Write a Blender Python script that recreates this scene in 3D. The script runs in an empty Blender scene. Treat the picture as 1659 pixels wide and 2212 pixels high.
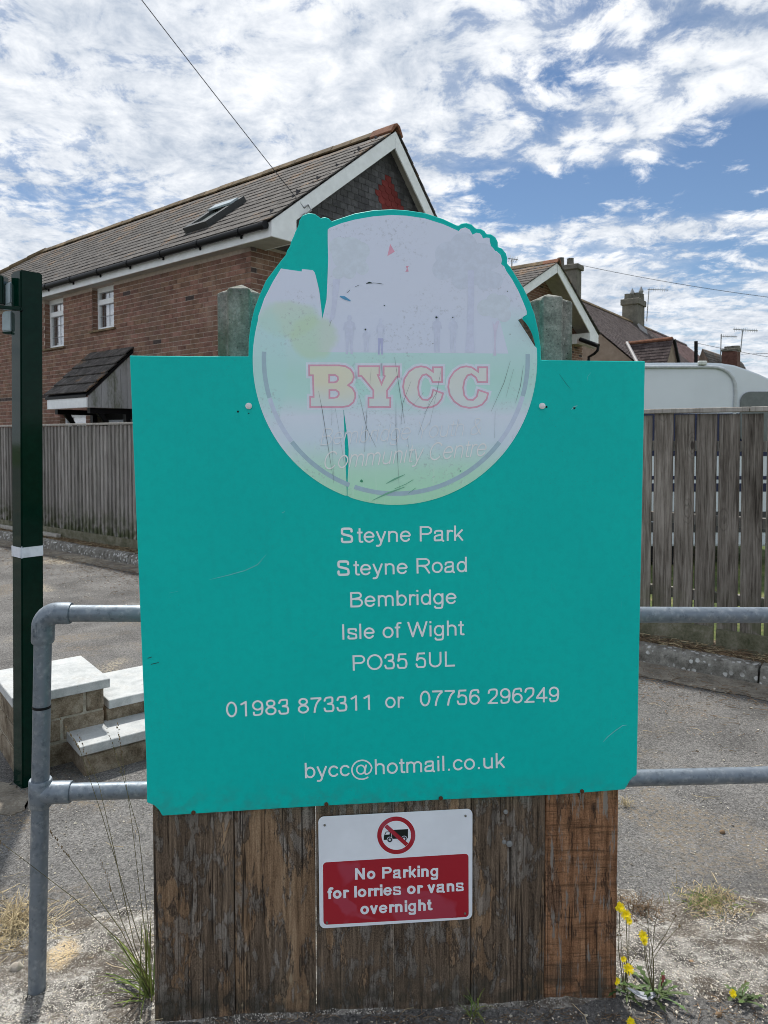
import bpy, bmesh, math, random
from mathutils import Vector, Matrix, noise

R = math.radians
random.seed(7)
SC = bpy.context.scene
COL = SC.collection

# ------------------------------------------------------------------ camera
F, CX, HZ, H, PITCH = 1563.5, 829.5, 945.0, 1.62, R(2.0)   # focal length and horizon of the photograph (1659 px wide)
PPY = HZ + F * math.tan(PITCH)
CAM = Vector((0, 0, H))
cd = bpy.data.cameras.new('camera')
cam = bpy.data.objects.new('camera', cd)
COL.objects.link(cam)
cam.location = CAM
cam.rotation_euler = (math.pi / 2 - PITCH, 0, 0)
cd.sensor_fit = 'VERTICAL'
cd.sensor_height = 36
cd.lens = F / 2212 * 36
cd.shift_y = -(1106 - PPY) / 2212
cd.clip_start, cd.clip_end = 0.05, 3000
cd.dof.use_dof = True
cd.dof.focus_distance = 2.0
cd.dof.aperture_fstop = 10.0
SC.camera = cam

# ------------------------------------------------------------------ world, sun, exposure
SUN_EL, SUN_AZ = R(58), R(-14)          # high, behind the sign and a little to the left
sd = Vector((math.sin(SUN_AZ) * math.cos(SUN_EL), math.cos(SUN_AZ) * math.cos(SUN_EL), math.sin(SUN_EL)))
W = bpy.data.worlds.new('World')
SC.world = W
W.use_nodes = True
W.cycles.sampling_method = 'MANUAL'
W.cycles.sample_map_resolution = 512
wn, wl = W.node_tree.nodes, W.node_tree.links
wn.clear()

def wmath(op, a, b=None, clamp=False):
    m = wn.new('ShaderNodeMath'); m.operation = op; m.use_clamp = clamp
    for i, v in enumerate((a, b)):
        if v is None: continue
        if isinstance(v, (int, float)): m.inputs[i].default_value = v
        else: wl.new(v, m.inputs[i])
    return m.outputs[0]

def wnoise(vec, scale, detail, rough=0.55, dist=0.0, w=0.0):
    n = wn.new('ShaderNodeTexNoise'); n.noise_dimensions = '2D'
    vo = wn.new('ShaderNodeVectorMath'); vo.operation = 'ADD'; vo.inputs[1].default_value = (w * 3.1, -w * 1.7, 0); wl.new(vec, vo.inputs[0]); vec = vo.outputs[0]
    n.inputs['Scale'].default_value = scale; n.inputs['Detail'].default_value = detail
    n.inputs['Roughness'].default_value = rough; n.inputs['Distortion'].default_value = dist
    wl.new(vec, n.inputs['Vector'])
    return n.outputs['Fac']

def wrange(v, a, b, c=0.0, d=1.0):
    m = wn.new('ShaderNodeMapRange'); m.interpolation_type = 'SMOOTHSTEP'
    for i, x in enumerate((a, b, c, d)): m.inputs[i + 1].default_value = x
    wl.new(v, m.inputs[0])
    return m.outputs[0]

out = wn.new('ShaderNodeOutputWorld')
sky = wn.new('ShaderNodeTexSky')
sky.sky_type = 'NISHITA'
sky.sun_disc = False
sky.sun_elevation = SUN_EL
sky.sun_rotation = SUN_AZ
sky.air_density, sky.dust_density, sky.ozone_density = 1.0, 0.0, 4.0
bg_sky = wn.new('ShaderNodeBackground'); bg_sky.inputs[1].default_value = 0.053
wl.new(sky.outputs[0], bg_sky.inputs[0])
tc = wn.new('ShaderNodeTexCoord')
sep = wn.new('ShaderNodeSeparateXYZ'); wl.new(tc.outputs['Generated'], sep.inputs[0])
zz = wmath('ADD', wmath('MAXIMUM', sep.outputs[2], 0.0), 0.16)
cu, cv = wmath('DIVIDE', sep.outputs[0], zz), wmath('DIVIDE', sep.outputs[1], zz)
comb = wn.new('ShaderNodeCombineXYZ'); wl.new(cu, comb.inputs[0]); wl.new(cv, comb.inputs[1])
P = comb.outputs[0]
warp = wn.new('ShaderNodeTexNoise'); warp.noise_dimensions = '2D'
warp.inputs['Scale'].default_value = 5.0; warp.inputs['Detail'].default_value = 1
wl.new(P, warp.inputs['Vector'])
va = wn.new('ShaderNodeVectorMath'); va.operation = 'MULTIPLY_ADD'
va.inputs[1].default_value = (0.10, 0.10, 0)
wl.new(warp.outputs['Color'], va.inputs[0]); wl.new(P, va.inputs[2])
PWP = va.outputs[0]
def wvoro(scale):
    n = wn.new('ShaderNodeTexVoronoi'); n.voronoi_dimensions = '2D'; n.feature = 'F1'
    n.inputs['Scale'].default_value = scale
    wl.new(PWP, n.inputs['Vector']); return n.outputs['Distance']
CLEAR = ((0.98, 1.76, 0.40, 0.34, 0.62), (0.66, 1.98, 0.44, 0.22, 0.52), (0.36, 2.05, 0.26, 0.20, 0.36), (0.95, 2.35, 0.5, 0.25, 0.16), (-0.86, 1.95, 0.30, 0.40, 0.22), (-0.86, 1.22, 0.35, 0.25, 0.20), (0.32, 1.48, 0.20, 0.10, 0.18))
def wblob(u, v, ru, rv, k):
    d = wmath('ADD', wmath('POWER', wmath('MULTIPLY', wmath('SUBTRACT', cu, u), 1 / ru), 2.0), wmath('POWER', wmath('MULTIPLY', wmath('SUBTRACT', cv, v), 1 / rv), 2.0))
    return wrange(d, 0.0, 1.0, k, 0.0)
big = wnoise(P, 0.6, 2, 0.5, 0.3, 3.1)
mid = wnoise(P, 2.2, 4, 0.60, 0.15, 1.3)
fine = wnoise(PWP, 14.0, 5, 0.70, 0.0, 2.0)
cell = wvoro(9.5)
cw = wmath('MULTIPLY', wrange(cu, -0.15, 0.35, 0.30, 1.0), wrange(cv, 1.8, 2.5, 1.0, 0.15))
streak = wn.new('ShaderNodeMapping'); streak.inputs['Rotation'].default_value = (0, 0, 0.5); streak.inputs['Scale'].default_value = (0.45, 1.4, 1)
wl.new(PWP, streak.inputs[0])
wisp = wnoise(streak.outputs[0], 6.5, 5, 0.66, 0.15, 4.4)
puff = wmath('ADD', wmath('MULTIPLY', wmath('MULTIPLY', wmath('SUBTRACT', 0.46, cell), 0.62), cw), wmath('MULTIPLY', wmath('SUBTRACT', fine, 0.5), 1.15))
puff = wmath('ADD', puff, wmath('MULTIPLY', wmath('MULTIPLY', wmath('SUBTRACT', wisp, 0.5), 1.1), wmath('SUBTRACT', 1.15, cw)))
cov = wmath('ADD', wmath('MULTIPLY', wmath('SUBTRACT', big, 0.5), 0.5), wmath('MULTIPLY', wmath('SUBTRACT', mid, 0.5), 1.0))
# the clear lanes of the deck in view
for b in CLEAR:
    cov = wmath('SUBTRACT', cov, wblob(*b))
cov = wmath('ADD', cov, wmath('ADD', 0.22, wmath('ADD', wrange(cu, 0.35, -0.15, 0.0, 0.17), wrange(cv, 2.2, 3.4, 0.0, 0.12))))
mask = wrange(wmath('ADD', cov, puff), -0.16, 0.36)
mask = wmath('MAXIMUM', mask, wrange(wmath('ADD', cov, wmath('MULTIPLY', wmath('SUBTRACT', fine, 0.5), 0.25)), -0.10, 0.34, 0.0, 0.56))
shade = wmath('ADD', wmath('MULTIPLY', wnoise(P, 3.6, 5, 0.66, 0.1, 8.0), 0.48), wmath('ADD', wmath('MULTIPLY', fine, 0.40), wmath('MULTIPLY', wmath('MULTIPLY', wmath('SUBTRACT', 0.5, cell), 0.34), cw)))
ramp = wn.new('ShaderNodeValToRGB')
ramp.color_ramp.elements[0].position = 0.24; ramp.color_ramp.elements[0].color = (0.36, 0.44, 0.56, 1)
ramp.color_ramp.elements[1].position = 0.60; ramp.color_ramp.elements[1].color = (0.95, 0.97, 1.0, 1)
wl.new(shade, ramp.inputs[0])
bg_cl = wn.new('ShaderNodeBackground'); bg_cl.inputs[1].default_value = 0.63
wl.new(ramp.outputs[0], bg_cl.inputs[0])
mixs = wn.new('ShaderNodeMixShader')
wl.new(mask, mixs.inputs[0]); wl.new(bg_sky.outputs[0], mixs.inputs[1]); wl.new(bg_cl.outputs[0], mixs.inputs[2])
wl.new(mixs.outputs[0], out.inputs[0])

sl = bpy.data.lights.new('sun', 'SUN')
sl.energy = 2.6
sl.angle = R(2.5)
sl.color = (1.0, 0.955, 0.88)
so = bpy.data.objects.new('sun', sl)
COL.objects.link(so)
so.rotation_euler = sd.to_track_quat('Z', 'Y').to_euler()
so.location = sd * 40

vs = SC.view_settings
vs.view_transform = 'Standard'
vs.look = 'None'
vs.exposure = 0.8
vs.gamma = 1.0
vs.use_curve_mapping = False
SC.cycles.use_adaptive_sampling = True
SC.cycles.adaptive_threshold = 0.02
SC.cycles.filter_width = 0.9
SC.cycles.max_bounces = 5
SC.cycles.diffuse_bounces = 3
SC.cycles.glossy_bounces = 2
SC.cycles.transparent_max_bounces = 12

# ------------------------------------------------------------------ picture -> place
def ray(x, y):
    dx, dz = (x - CX) / F, (PPY - y) / F
    c, s = math.cos(PITCH), math.sin(PITCH)
    return Vector((dx, c + dz * s, -s + dz * c))
def at(x, y, Y):
    d = ray(x, y); return CAM + d * (Y / d.y)
def ground(x, y, z=0.0):
    d = ray(x, y); return CAM + d * ((z - H) / d.z)
def hit(x, y, p0, n):
    d = ray(x, y); return CAM + d * ((p0 - CAM).dot(n) / d.dot(n))

# ------------------------------------------------------------------ object helpers
ORG = {}
def tag(o, label=None, cat=None, group=None, kind=None):
    if label: o['label'] = label
    if cat: o['category'] = cat
    if group: o['group'] = group
    if kind: o['kind'] = kind
    return o
def thing(name, loc, label, cat, group=None):
    o = bpy.data.objects.new(name, None)
    COL.objects.link(o)
    o.location = loc
    o.empty_display_size = 0.1
    ORG[o.name] = Vector(loc)
    return tag(o, label, cat, group)
def org(p):
    return ORG.get(p.name, Vector((0, 0, 0))) if p else Vector((0, 0, 0))
def link_obj(name, me, parent=None):
    o = bpy.data.objects.new(name, me)
    COL.objects.link(o)
    if parent:
        o.parent = parent
        ORG[o.name] = org(parent)
    return o
def piece(name, me, parent, M):
    """a piece sharing mesh data, placed by a world matrix"""
    o = link_obj(name, me, parent)
    o.matrix_basis = Matrix.Translation(-org(parent)) @ M if parent else M
    return o
def frame(o, u, v, n):
    return Matrix(((u.x, v.x, n.x, o.x), (u.y, v.y, n.y, o.y), (u.z, v.z, n.z, o.z), (0, 0, 0, 1)))

class MB:
    def __init__(s): s.v, s.f = [], []
    def add(s, vs, fs):
        k = len(s.v); s.v += [Vector(p) for p in vs]; s.f += [[i + k for i in f] for f in fs]; return s
    def box(s, o, a, b, c):
        o, a, b, c = Vector(o), Vector(a), Vector(b), Vector(c)
        return s.add([o, o + a, o + a + b, o + b, o + c, o + a + c, o + a + b + c, o + b + c],
                     [(0, 3, 2, 1), (4, 5, 6, 7), (0, 1, 5, 4), (1, 2, 6, 5), (2, 3, 7, 6), (3, 0, 4, 7)])
    def cbox(s, c, x, y, z):
        c = Vector(c); return s.box(c - Vector((x, y, z)) / 2, (x, 0, 0), (0, y, 0), (0, 0, z))
    def prism(s, poly, vec):
        n = len(poly); vec = Vector(vec); poly = [Vector(p) for p in poly]
        return s.add(poly + [p + vec for p in poly], [tuple(range(n - 1, -1, -1)), tuple(range(n, 2 * n))] +
                     [(i, (i + 1) % n, n + (i + 1) % n, n + i) for i in range(n)])
    def quad(s, *p): return s.add(p, [tuple(range(len(p)))])
    def tube(s, pts, r, seg=10, cap=True):
        pts = [Vector(p) for p in pts]; n = len(pts)
        rs = r if isinstance(r, (list, tuple)) else [r] * n
        d0 = (pts[1] - pts[0]).normalized()
        x = d0.orthogonal().normalized()
        rings = []
        for i, p in enumerate(pts):
            d = (pts[min(i + 1, n - 1)] - pts[max(i - 1, 0)]).normalized()
            x = (x - d * x.dot(d)).normalized(); y = d.cross(x)
            rings.append([p + (x * math.cos(2 * math.pi * k / seg) + y * math.sin(2 * math.pi * k / seg)) * rs[i] for k in range(seg)])
        fs = [(i * seg + k, i * seg + (k + 1) % seg, (i + 1) * seg + (k + 1) % seg, (i + 1) * seg + k) for i in range(n - 1) for k in range(seg)]
        if cap: fs += [tuple(range(seg - 1, -1, -1)), tuple((n - 1) * seg + k for k in range(seg))]
        return s.add([p for g in rings for p in g], fs)
    def blade(s, p, d, ln, w, droop, n=5, twist=None):
        """a grass blade: a folded strip that narrows and bends over"""
        p = Vector(p); d = Vector(d).normalized(); side = d.cross(Vector((0, 0, 1)))
        side = (side if side.length > 1e-3 else Vector((1, 0, 0))).normalized()
        if twist: side = (side + Vector(twist)).normalized()
        vs, fs = [], []
        for i in range(n + 1):
            t = i / n; ww = w * (1 - t ** 1.6) * (0.55 + 0.9 * min(t * 3, 1) * 0.5)
            up = Vector((0, 0, 0.25 * ww))
            vs += [p - side * ww / 2 + up, p - up * .4, p + side * ww / 2 + up]
            p = p + d * (ln / n); d = (d + Vector((0, 0, -droop / n))).normalized()
        for i in range(n):
            a, b = 3 * i, 3 * i + 3
            fs += [(a, a + 1, b + 1, b), (a + 1, a + 2, b + 2, b + 1)]
        return s.add(vs, fs)
    def stone(s, c, r, flat=0.6, rnd=random):
        c = Vector(c)
        vs = []
        for p in ((1, 0, 0), (-1, 0, 0), (0, 1, 0), (0, -1, 0), (0, 0, 1), (0, 0, -1)):
            k = r * rnd.uniform(0.6, 1.2); vs.append(c + Vector((p[0] * k, p[1] * k, p[2] * k * flat)) + Vector((rnd.uniform(-.3, .3) * r, rnd.uniform(-.3, .3) * r, 0)))
        return s.add(vs, [(0, 2, 4), (2, 1, 4), (1, 3, 4), (3, 0, 4), (2, 0, 5), (1, 2, 5), (3, 1, 5), (0, 3, 5)])
    def mesh(s, name, mat, off=Vector((0, 0, 0)), smooth=False, bevel=0.0, seg=1, fix=True):
        me = bpy.data.meshes.new(name)
        me.from_pydata([tuple(p - off) for p in s.v], [], s.f)
        if fix or bevel:
            bm = bmesh.new(); bm.from_mesh(me)
            if fix: bmesh.ops.recalc_face_normals(bm, faces=bm.faces)
            if bevel:
                es = [e for e in bm.edges if len(e.link_faces) == 2 and e.calc_face_angle(0) > 0.5]
                bmesh.ops.bevel(bm, geom=es, offset=bevel, segments=seg, affect='EDGES', clamp_overlap=True)
            bm.to_mesh(me); bm.free()
        if mat: me.materials.append(mat)
        if smooth:
            me.polygons.foreach_set('use_smooth', [True] * len(me.polygons))
            try: me.set_sharp_from_angle(angle=R(40))
            except Exception: pass
        return me
    def build(s, name, mat, parent=None, local=False, **kw):
        return link_obj(name, s.mesh(name, mat, Vector((0, 0, 0)) if local else org(parent), **kw), parent)

# ------------------------------------------------------------------ material helpers
class G:
    def __init__(s, name):
        s.m = bpy.data.materials.new(name); s.m.use_nodes = True
        s.t = s.m.node_tree; s.N = s.t.nodes; s.L = s.t.links
        s.b = s.N['Principled BSDF']
    def put(s, inp, v):
        if v is None: return
        if isinstance(v, bpy.types.NodeSocket): s.L.new(v, inp)
        elif isinstance(v, (tuple, list)) and inp.type == 'RGBA' and len(v) == 3: inp.default_value = (*v, 1)
        else: inp.default_value = v
    def pos(s):
        return s.N.new('ShaderNodeNewGeometry').outputs['Position']
    def obj(s): return s.N.new('ShaderNodeTexCoord').outputs['Object']
    def sep(s, v):
        n = s.N.new('ShaderNodeSeparateXYZ'); s.L.new(v, n.inputs[0]); return n.outputs
    def map(s, v, scale=(1, 1, 1), loc=(0, 0, 0), rot=(0, 0, 0)):
        n = s.N.new('ShaderNodeMapping'); s.L.new(v, n.inputs[0])
        s.put(n.inputs['Scale'], scale); s.put(n.inputs['Location'], loc); s.put(n.inputs['Rotation'], rot)
        return n.outputs[0]
    def math(s, op, a, b=None, clamp=False):
        n = s.N.new('ShaderNodeMath'); n.operation = op; n.use_clamp = clamp
        s.put(n.inputs[0], a); s.put(n.inputs[1], b); return n.outputs[0]
    def vadd(s, a, b):
        n = s.N.new('ShaderNodeVectorMath'); n.operation = 'ADD'; s.put(n.inputs[0], a); s.put(n.inputs[1], b); return n.outputs[0]
    def noise(s, vec, scale=5, detail=4, rough=0.55, dist=0):
        n = s.N.new('ShaderNodeTexNoise'); s.L.new(vec, n.inputs['Vector'])
        for k, v in (('Scale', scale), ('Detail', detail), ('Roughness', rough), ('Distortion', dist)): n.inputs[k].default_value = v
        return n.outputs['Fac']
    def voro(s, vec, scale=5, feat='F1', rnd=1.0):
        n = s.N.new('ShaderNodeTexVoronoi'); n.feature = feat; s.L.new(vec, n.inputs['Vector']); n.inputs['Scale'].default_value = scale
        n.inputs['Randomness'].default_value = rnd
        return n.outputs
    def rng(s, v, a, b, c=0.0, d=1.0, smooth=True):
        n = s.N.new('ShaderNodeMapRange'); n.interpolation_type = 'SMOOTHSTEP' if smooth else 'LINEAR'
        s.put(n.inputs[0], v)
        for i, x in enumerate((a, b, c, d)): n.inputs[i + 1].default_value = x
        return n.outputs[0]
    def ramp(s, v, *st):
        n = s.N.new('ShaderNodeValToRGB'); e = n.color_ramp.elements
        while len(e) < len(st): e.new(0.5)
        for i, (p, c) in enumerate(st): e[i].position = p; e[i].color = (*c, 1)
        s.put(n.inputs[0], v); return n.outputs[0]
    def mix(s, f, a, b, mode='MIX'):
        n = s.N.new('ShaderNodeMix'); n.data_type = 'RGBA'; n.blend_type = mode
        s.put(n.inputs[0], f); s.put(n.inputs[6], a); s.put(n.inputs[7], b); return n.outputs[2]
    def rand(s):
        o = s.N.new('ShaderNodeObjectInfo').outputs['Random']
        i = s.N.new('ShaderNodeNewGeometry').outputs['Random Per Island']
        return s.math('FRACT', s.math('ADD', o, i))
    def vary(s, col, amt, hue=0.0, r=None):
        n = s.N.new('ShaderNodeHueSaturation'); r = r or s.rand()
        s.put(n.inputs['Value'], s.rng(r, 0, 1, 1 - amt, 1 + amt, False))
        if hue: s.put(n.inputs['Hue'], s.rng(s.math('FRACT', s.math('MULTIPLY', r, 7.31)), 0, 1, 0.5 - hue, 0.5 + hue, False))
        s.put(n.inputs['Color'], col); return n.outputs[0]
    def bump(s, h, strength=0.4, dist=0.01):
        n = s.N.new('ShaderNodeBump'); n.inputs['Strength'].default_value = strength; n.inputs['Distance'].default_value = dist
        s.put(n.inputs['Height'], h); s.L.new(n.outputs[0], s.b.inputs['Normal'])
    def done(s, col=None, rough=0.7, spec=0.4, metal=0.0, **kw):
        s.put(s.b.inputs['Base Color'], col); s.put(s.b.inputs['Roughness'], rough)
        s.put(s.b.inputs['Specular IOR Level'], spec); s.put(s.b.inputs['Metallic'], metal)
        for k, v in kw.items(): s.put(s.b.inputs[k.replace('_', ' ')], v)
        return s.m

def plain(name, col, rough=0.5, spec=0.4, metal=0.0, dirt=0.12, sc=25, bump=0.0):
    g = G(name); p = g.pos()
    n = g.noise(p, sc, 5, 0.6)
    c = g.mix(g.rng(n, 0.35, 0.7), tuple(x * (1 - dirt) for x in col), tuple(min(1, x * (1 + dirt * .6)) for x in col))
    if bump: g.bump(n, bump, 0.004)
    return g.done(c, rough, spec, metal)

def rough_mat(name, stops, sc=12, fine=90, bump=0.5, dist=0.006, rough=0.9, vary=0.0, hue=0.0, stretch=(1, 1, 1), extra=None):
    g = G(name); p = g.map(g.pos(), stretch)
    n1, n2 = g.noise(p, sc, 6, 0.6), g.noise(p, fine, 4, 0.65)
    v = g.math('ADD', g.math('MULTIPLY', n1, 0.65), g.math('MULTIPLY', n2, 0.35))
    c = g.ramp(v, *stops)
    if extra: c = extra(g, p, c)
    if vary: c = g.vary(c, vary, hue)
    g.bump(v, bump, dist)
    return g.done(c, rough, 0.3)

def wood(name, stops, vary=0.2, rough=0.85, green=None, knots=0.0):
    g = G(name); P0 = g.pos()
    off = g.N.new('ShaderNodeCombineXYZ'); r = g.rand()
    g.put(off.inputs[0], g.math('MULTIPLY', r, 13.7)); g.put(off.inputs[2], g.math('MULTIPLY', r, 31.3))
    p = g.vadd(P0, off.outputs[0])
    ps = g.map(p, (1, 1, 0.06))
    n1 = g.noise(ps, 38, 6, 0.65, 0.6); n2 = g.noise(g.map(p, (1, 1, 0.025)), 170, 4, 0.7); n3 = g.noise(g.map(p, (1, 1, .4)), 5, 4, .6)
    v = g.math('ADD', g.math('MULTIPLY', n1, 0.45), g.math('ADD', g.math('MULTIPLY', n2, 0.33), g.math('MULTIPLY', n3, 0.22)))
    c = g.ramp(v, *stops)
    if knots:
        k = g.voro(g.map(p, (1, 1, 0.42)), 4.2)['Distance']
        rings = g.math('SINE', g.math('ADD', g.math('MULTIPLY', k, 95), g.math('MULTIPLY', n1, 9)))
        ring = g.math('MULTIPLY', g.rng(k, 0.10, 0.26, 1, 0), g.rng(rings, 0.2, 1.0, 0.0, 0.32))
        c = g.mix(ring, c, tuple(x * .35 for x in stops[0][1]))
        c = g.mix(g.rng(k, 0.035, 0.075, knots, 0), c, (0.035, 0.03, 0.026))
    if green:
        gz = g.sep(P0)[2]
        m = g.math('MULTIPLY', g.rng(gz, green[0], green[1], 1, 0), g.rng(g.noise(P0, 9, 4), 0.35, 0.6))
        c = g.mix(m, c, green[2])
    c = g.vary(c, vary, 0.01, r)
    g.bump(v, 0.55, 0.004)
    return g.done(c, rough, 0.25)

# ------------------------------------------------------------------ materials
def debris(g, p, c):
    d = g.noise(p, 1.1, 5, 0.6, 0.4); d2 = g.noise(p, 48, 4, 0.75)
    c = g.mix(g.math('MULTIPLY', g.rng(d, 0.54, 0.64), g.rng(d2, 0.47, 0.56)), c, (0.175, 0.148, 0.115))
    s = g.noise(g.map(p, (1, 1, 1), (9, 4, 0)), 0.8, 4, 0.55, 0.3)
    c = g.mix(g.math('MULTIPLY', g.rng(s, 0.55, 0.66), g.rng(d2, 0.44, 0.58)), c, (0.40, 0.35, 0.26))
    v = g.voro(p, 170)['Distance']
    c = g.mix(g.math('MULTIPLY', g.rng(v, 0.16, 0.26, 1, 0), g.rng(g.noise(p, 60, 2), 0.55, 0.65)), c, (0.55, 0.50, 0.43))
    return c
M = {}
def asphalt_mat():
    g = G('asphalt'); p = g.pos()
    vc = g.voro(p, 135); vf = g.voro(p, 300)
    def val(c):
        n = g.N.new('ShaderNodeRGBToBW'); g.L.new(c, n.inputs[0]); return n.outputs[0]
    a = g.math('ADD', g.math('MULTIPLY', val(vc['Color']), 0.5), g.math('MULTIPLY', val(vf['Color']), 0.5))
    n1 = g.noise(p, 2.2, 5, 0.6); n2 = g.noise(p, 60, 4, 0.7)
    v = g.math('ADD', g.math('MULTIPLY', a, 0.50), g.math('ADD', g.math('MULTIPLY', n1, 0.42), g.math('MULTIPLY', n2, 0.15)))
    c = g.ramp(v, (0.30, (0.034, 0.033, 0.032)), (0.50, (0.105, 0.103, 0.101)), (0.70, (0.225, 0.220, 0.214)))
    c = g.mix(g.rng(g.noise(g.map(p, (1, 1, 1), (11, 3, 0)), 0.7, 4, .6), 0.54, 0.62, 0, 0.35), c, (0.055, 0.054, 0.054))
    c = debris(g, p, c)
    g.bump(g.math('ADD', vc['Distance'], n2), 0.6, 0.004)
    return g.done(c, 0.92, 0.25)
M['asphalt'] = asphalt_mat()
SP_ = ground(132, 2068)
def speck(g, p, c):
    v = g.voro(p, 210)
    c = g.mix(g.math('MULTIPLY', g.rng(v['Distance'], 0.34, 0.50, 1, 0), g.rng(g.noise(p, 90, 3, .7), 0.44, 0.54)), c, (0.54, 0.515, 0.465))
    v3 = g.voro(g.map(p, (1, 1, 1), (8, 3, 0)), 95)
    c = g.mix(g.math('MULTIPLY', g.rng(v3['Distance'], 0.20, 0.34, 1, 0), g.rng(g.noise(p, 14, 3, .7), 0.54, 0.62)), c, (0.50, 0.44, 0.35))
    v2 = g.voro(g.map(p, (1, 1, 1), (3, 1, 0)), 130)
    c = g.mix(g.math('MULTIPLY', g.rng(v2['Distance'], 0.26, 0.40, 1, 0), g.rng(g.noise(p, 60, 3), 0.50, 0.60)), c, (0.045, 0.04, 0.034))
    w = g.noise(g.map(p, (1, 1.8, 1), (5, 0, 0)), 7, 5, 0.65)
    so_ = g.noise(g.map(p, (1, 1.5, 1), (2, 6, 0)), 4.5, 6, 0.7)
    c = g.mix(g.math('MULTIPLY', g.rng(so_, 0.50, 0.58), g.rng(g.noise(p, 120, 3, .7), 0.40, 0.56, 0.3, 0.85)), c, (0.085, 0.068, 0.052))
    c = g.mix(g.math('MULTIPLY', g.rng(w, 0.57, 0.66), g.rng(g.noise(p, 150, 3, .7), 0.40, 0.55, 0.2, 0.85)), c, (0.48, 0.465, 0.43))
    # rusty sand gathered by the rail foot
    q = g.sep(p)
    d = g.math('ADD', g.math('POWER', g.math('MULTIPLY', g.math('SUBTRACT', q[0], SP_.x), 1 / 0.042), 2.0), g.math('POWER', g.math('MULTIPLY', g.math('SUBTRACT', q[1], SP_.y), 1 / 0.060), 2.0))
    d = g.math('ADD', d, g.math('MULTIPLY', g.math('SUBTRACT', g.noise(p, 30, 3), 0.5), 2.0))
    c = g.mix(g.math('MULTIPLY', g.rng(d, 0.2, 2.0, 0.85, 0), g.rng(g.noise(p, 170, 3, .7), 0.36, 0.56)), c, (0.60, 0.46, 0.27))
    return c
M['broken_concrete'] = rough_mat('broken_concrete', [(0.39, (0.034, 0.031, 0.028)), (0.475, (0.122, 0.115, 0.104)), (0.57, (0.275, 0.262, 0.24))], sc=13, fine=230, bump=0.9, dist=0.008, extra=speck)
M['soil'] = rough_mat('soil', [(0.35, (0.045, 0.035, 0.026)), (0.5, (0.12, 0.09, 0.06)), (0.65, (0.24, 0.19, 0.13))], sc=14, fine=90, bump=1.0, dist=0.02)
M['grass'] = rough_mat('grass', [(0.38, (0.035, 0.055, 0.015)), (0.52, (0.09, 0.12, 0.03)), (0.66, (0.22, 0.19, 0.09))], sc=3, fine=40, bump=1.0, dist=0.02)
M['channel'] = rough_mat('channel', [(0.34, (0.07, 0.06, 0.05)), (0.5, (0.20, 0.18, 0.15)), (0.66, (0.33, 0.30, 0.25))], sc=7, fine=80, bump=0.7, dist=0.005, extra=debris)
def lichen(g, p, c):
    v = g.voro(g.vadd(p, g.map(p, (0, 0, 0))), 22)['Distance']
    w = g.math('ADD', v, g.math('MULTIPLY', g.noise(p, 60, 4), 0.35))
    m = g.math('MULTIPLY', g.rng(w, 0.46, 0.54, 1, 0), g.rng(g.noise(p, 6, 3), 0.36, 0.5))
    c = g.mix(m, c, (0.50, 0.50, 0.49))
    return g.mix(g.rng(g.noise(g.map(p, (1, 1, 1), (4, 0, 0)), 18, 4), 0.60, 0.70, 0, 0.6), c, (0.05, 0.045, 0.04))
M['kerb'] = rough_mat('kerb_concrete', [(0.34, (0.085, 0.078, 0.068)), (0.5, (0.185, 0.178, 0.16)), (0.66, (0.31, 0.30, 0.27))], sc=16, fine=110, bump=0.8, dist=0.006, vary=0.1, extra=lichen)
def algae(g, p, c):
    q = g.sep(p)
    c = g.mix(g.rng(g.noise(g.map(p, (1, 1, 0.18)), 22, 4), 0.47, 0.64, 0, 0.6), c, (0.075, 0.105, 0.060))
    v = g.voro(p, 95)['Distance']
    c = g.mix(g.math('MULTIPLY', g.rng(v, 0.12, 0.2, 1, 0), g.rng(g.noise(p, 30, 2), 0.52, 0.6)), c, (0.03, 0.03, 0.03))
    v = g.math('ADD', g.voro(g.map(p, (1, 1, 1), (2, 7, 1)), 48)['Distance'], g.math('MULTIPLY', g.noise(p, 120, 3), 0.3))
    return g.mix(g.math('MULTIPLY', g.rng(v, 0.26, 0.36, 1, 0), g.rng(g.noise(p, 11, 2), 0.50, 0.6)), c, (0.46, 0.46, 0.43))
M['post_concrete'] = rough_mat('post_concrete', [(0.33, (0.10, 0.105, 0.095)), (0.5, (0.215, 0.22, 0.20)), (0.67, (0.38, 0.375, 0.34))], sc=20, fine=160, bump=0.8, dist=0.004, extra=algae)
def grime(g, p, c):
    n = g.noise(p, 7, 6, 0.7); f = g.noise(p, 60, 4, 0.7)
    c = g.mix(g.math('MULTIPLY', g.rng(n, 0.48, 0.66), g.rng(f, 0.40, 0.62, 0.05, 0.38)), c, (0.24, 0.22, 0.18))
    return g.mix(g.rng(g.noise(g.map(p, (1, 1, 1), (4, 4, 4)), 16, 5, .7), 0.66, 0.72, 0, 0.5), c, (0.16, 0.14, 0.11))
M['slab'] = rough_mat('slab', [(0.38, (0.38, 0.40, 0.405)), (0.5, (0.48, 0.50, 0.505)), (0.62, (0.56, 0.575, 0.575))], sc=14, fine=160, bump=0.4, dist=0.003, vary=0.05, extra=grime)
M['block'] = rough_mat('block', [(0.38, (0.095, 0.072, 0.048)), (0.5, (0.205, 0.165, 0.118)), (0.61, (0.32, 0.275, 0.215))], sc=14, fine=140, bump=1.0, dist=0.008, vary=0.18, extra=grime)
M['mortar'] = rough_mat('mortar', [(0.35, (0.24, 0.21, 0.165)), (0.5, (0.36, 0.33, 0.27)), (0.66, (0.46, 0.43, 0.37))], sc=30, fine=150, bump=0.7, dist=0.004)
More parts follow.
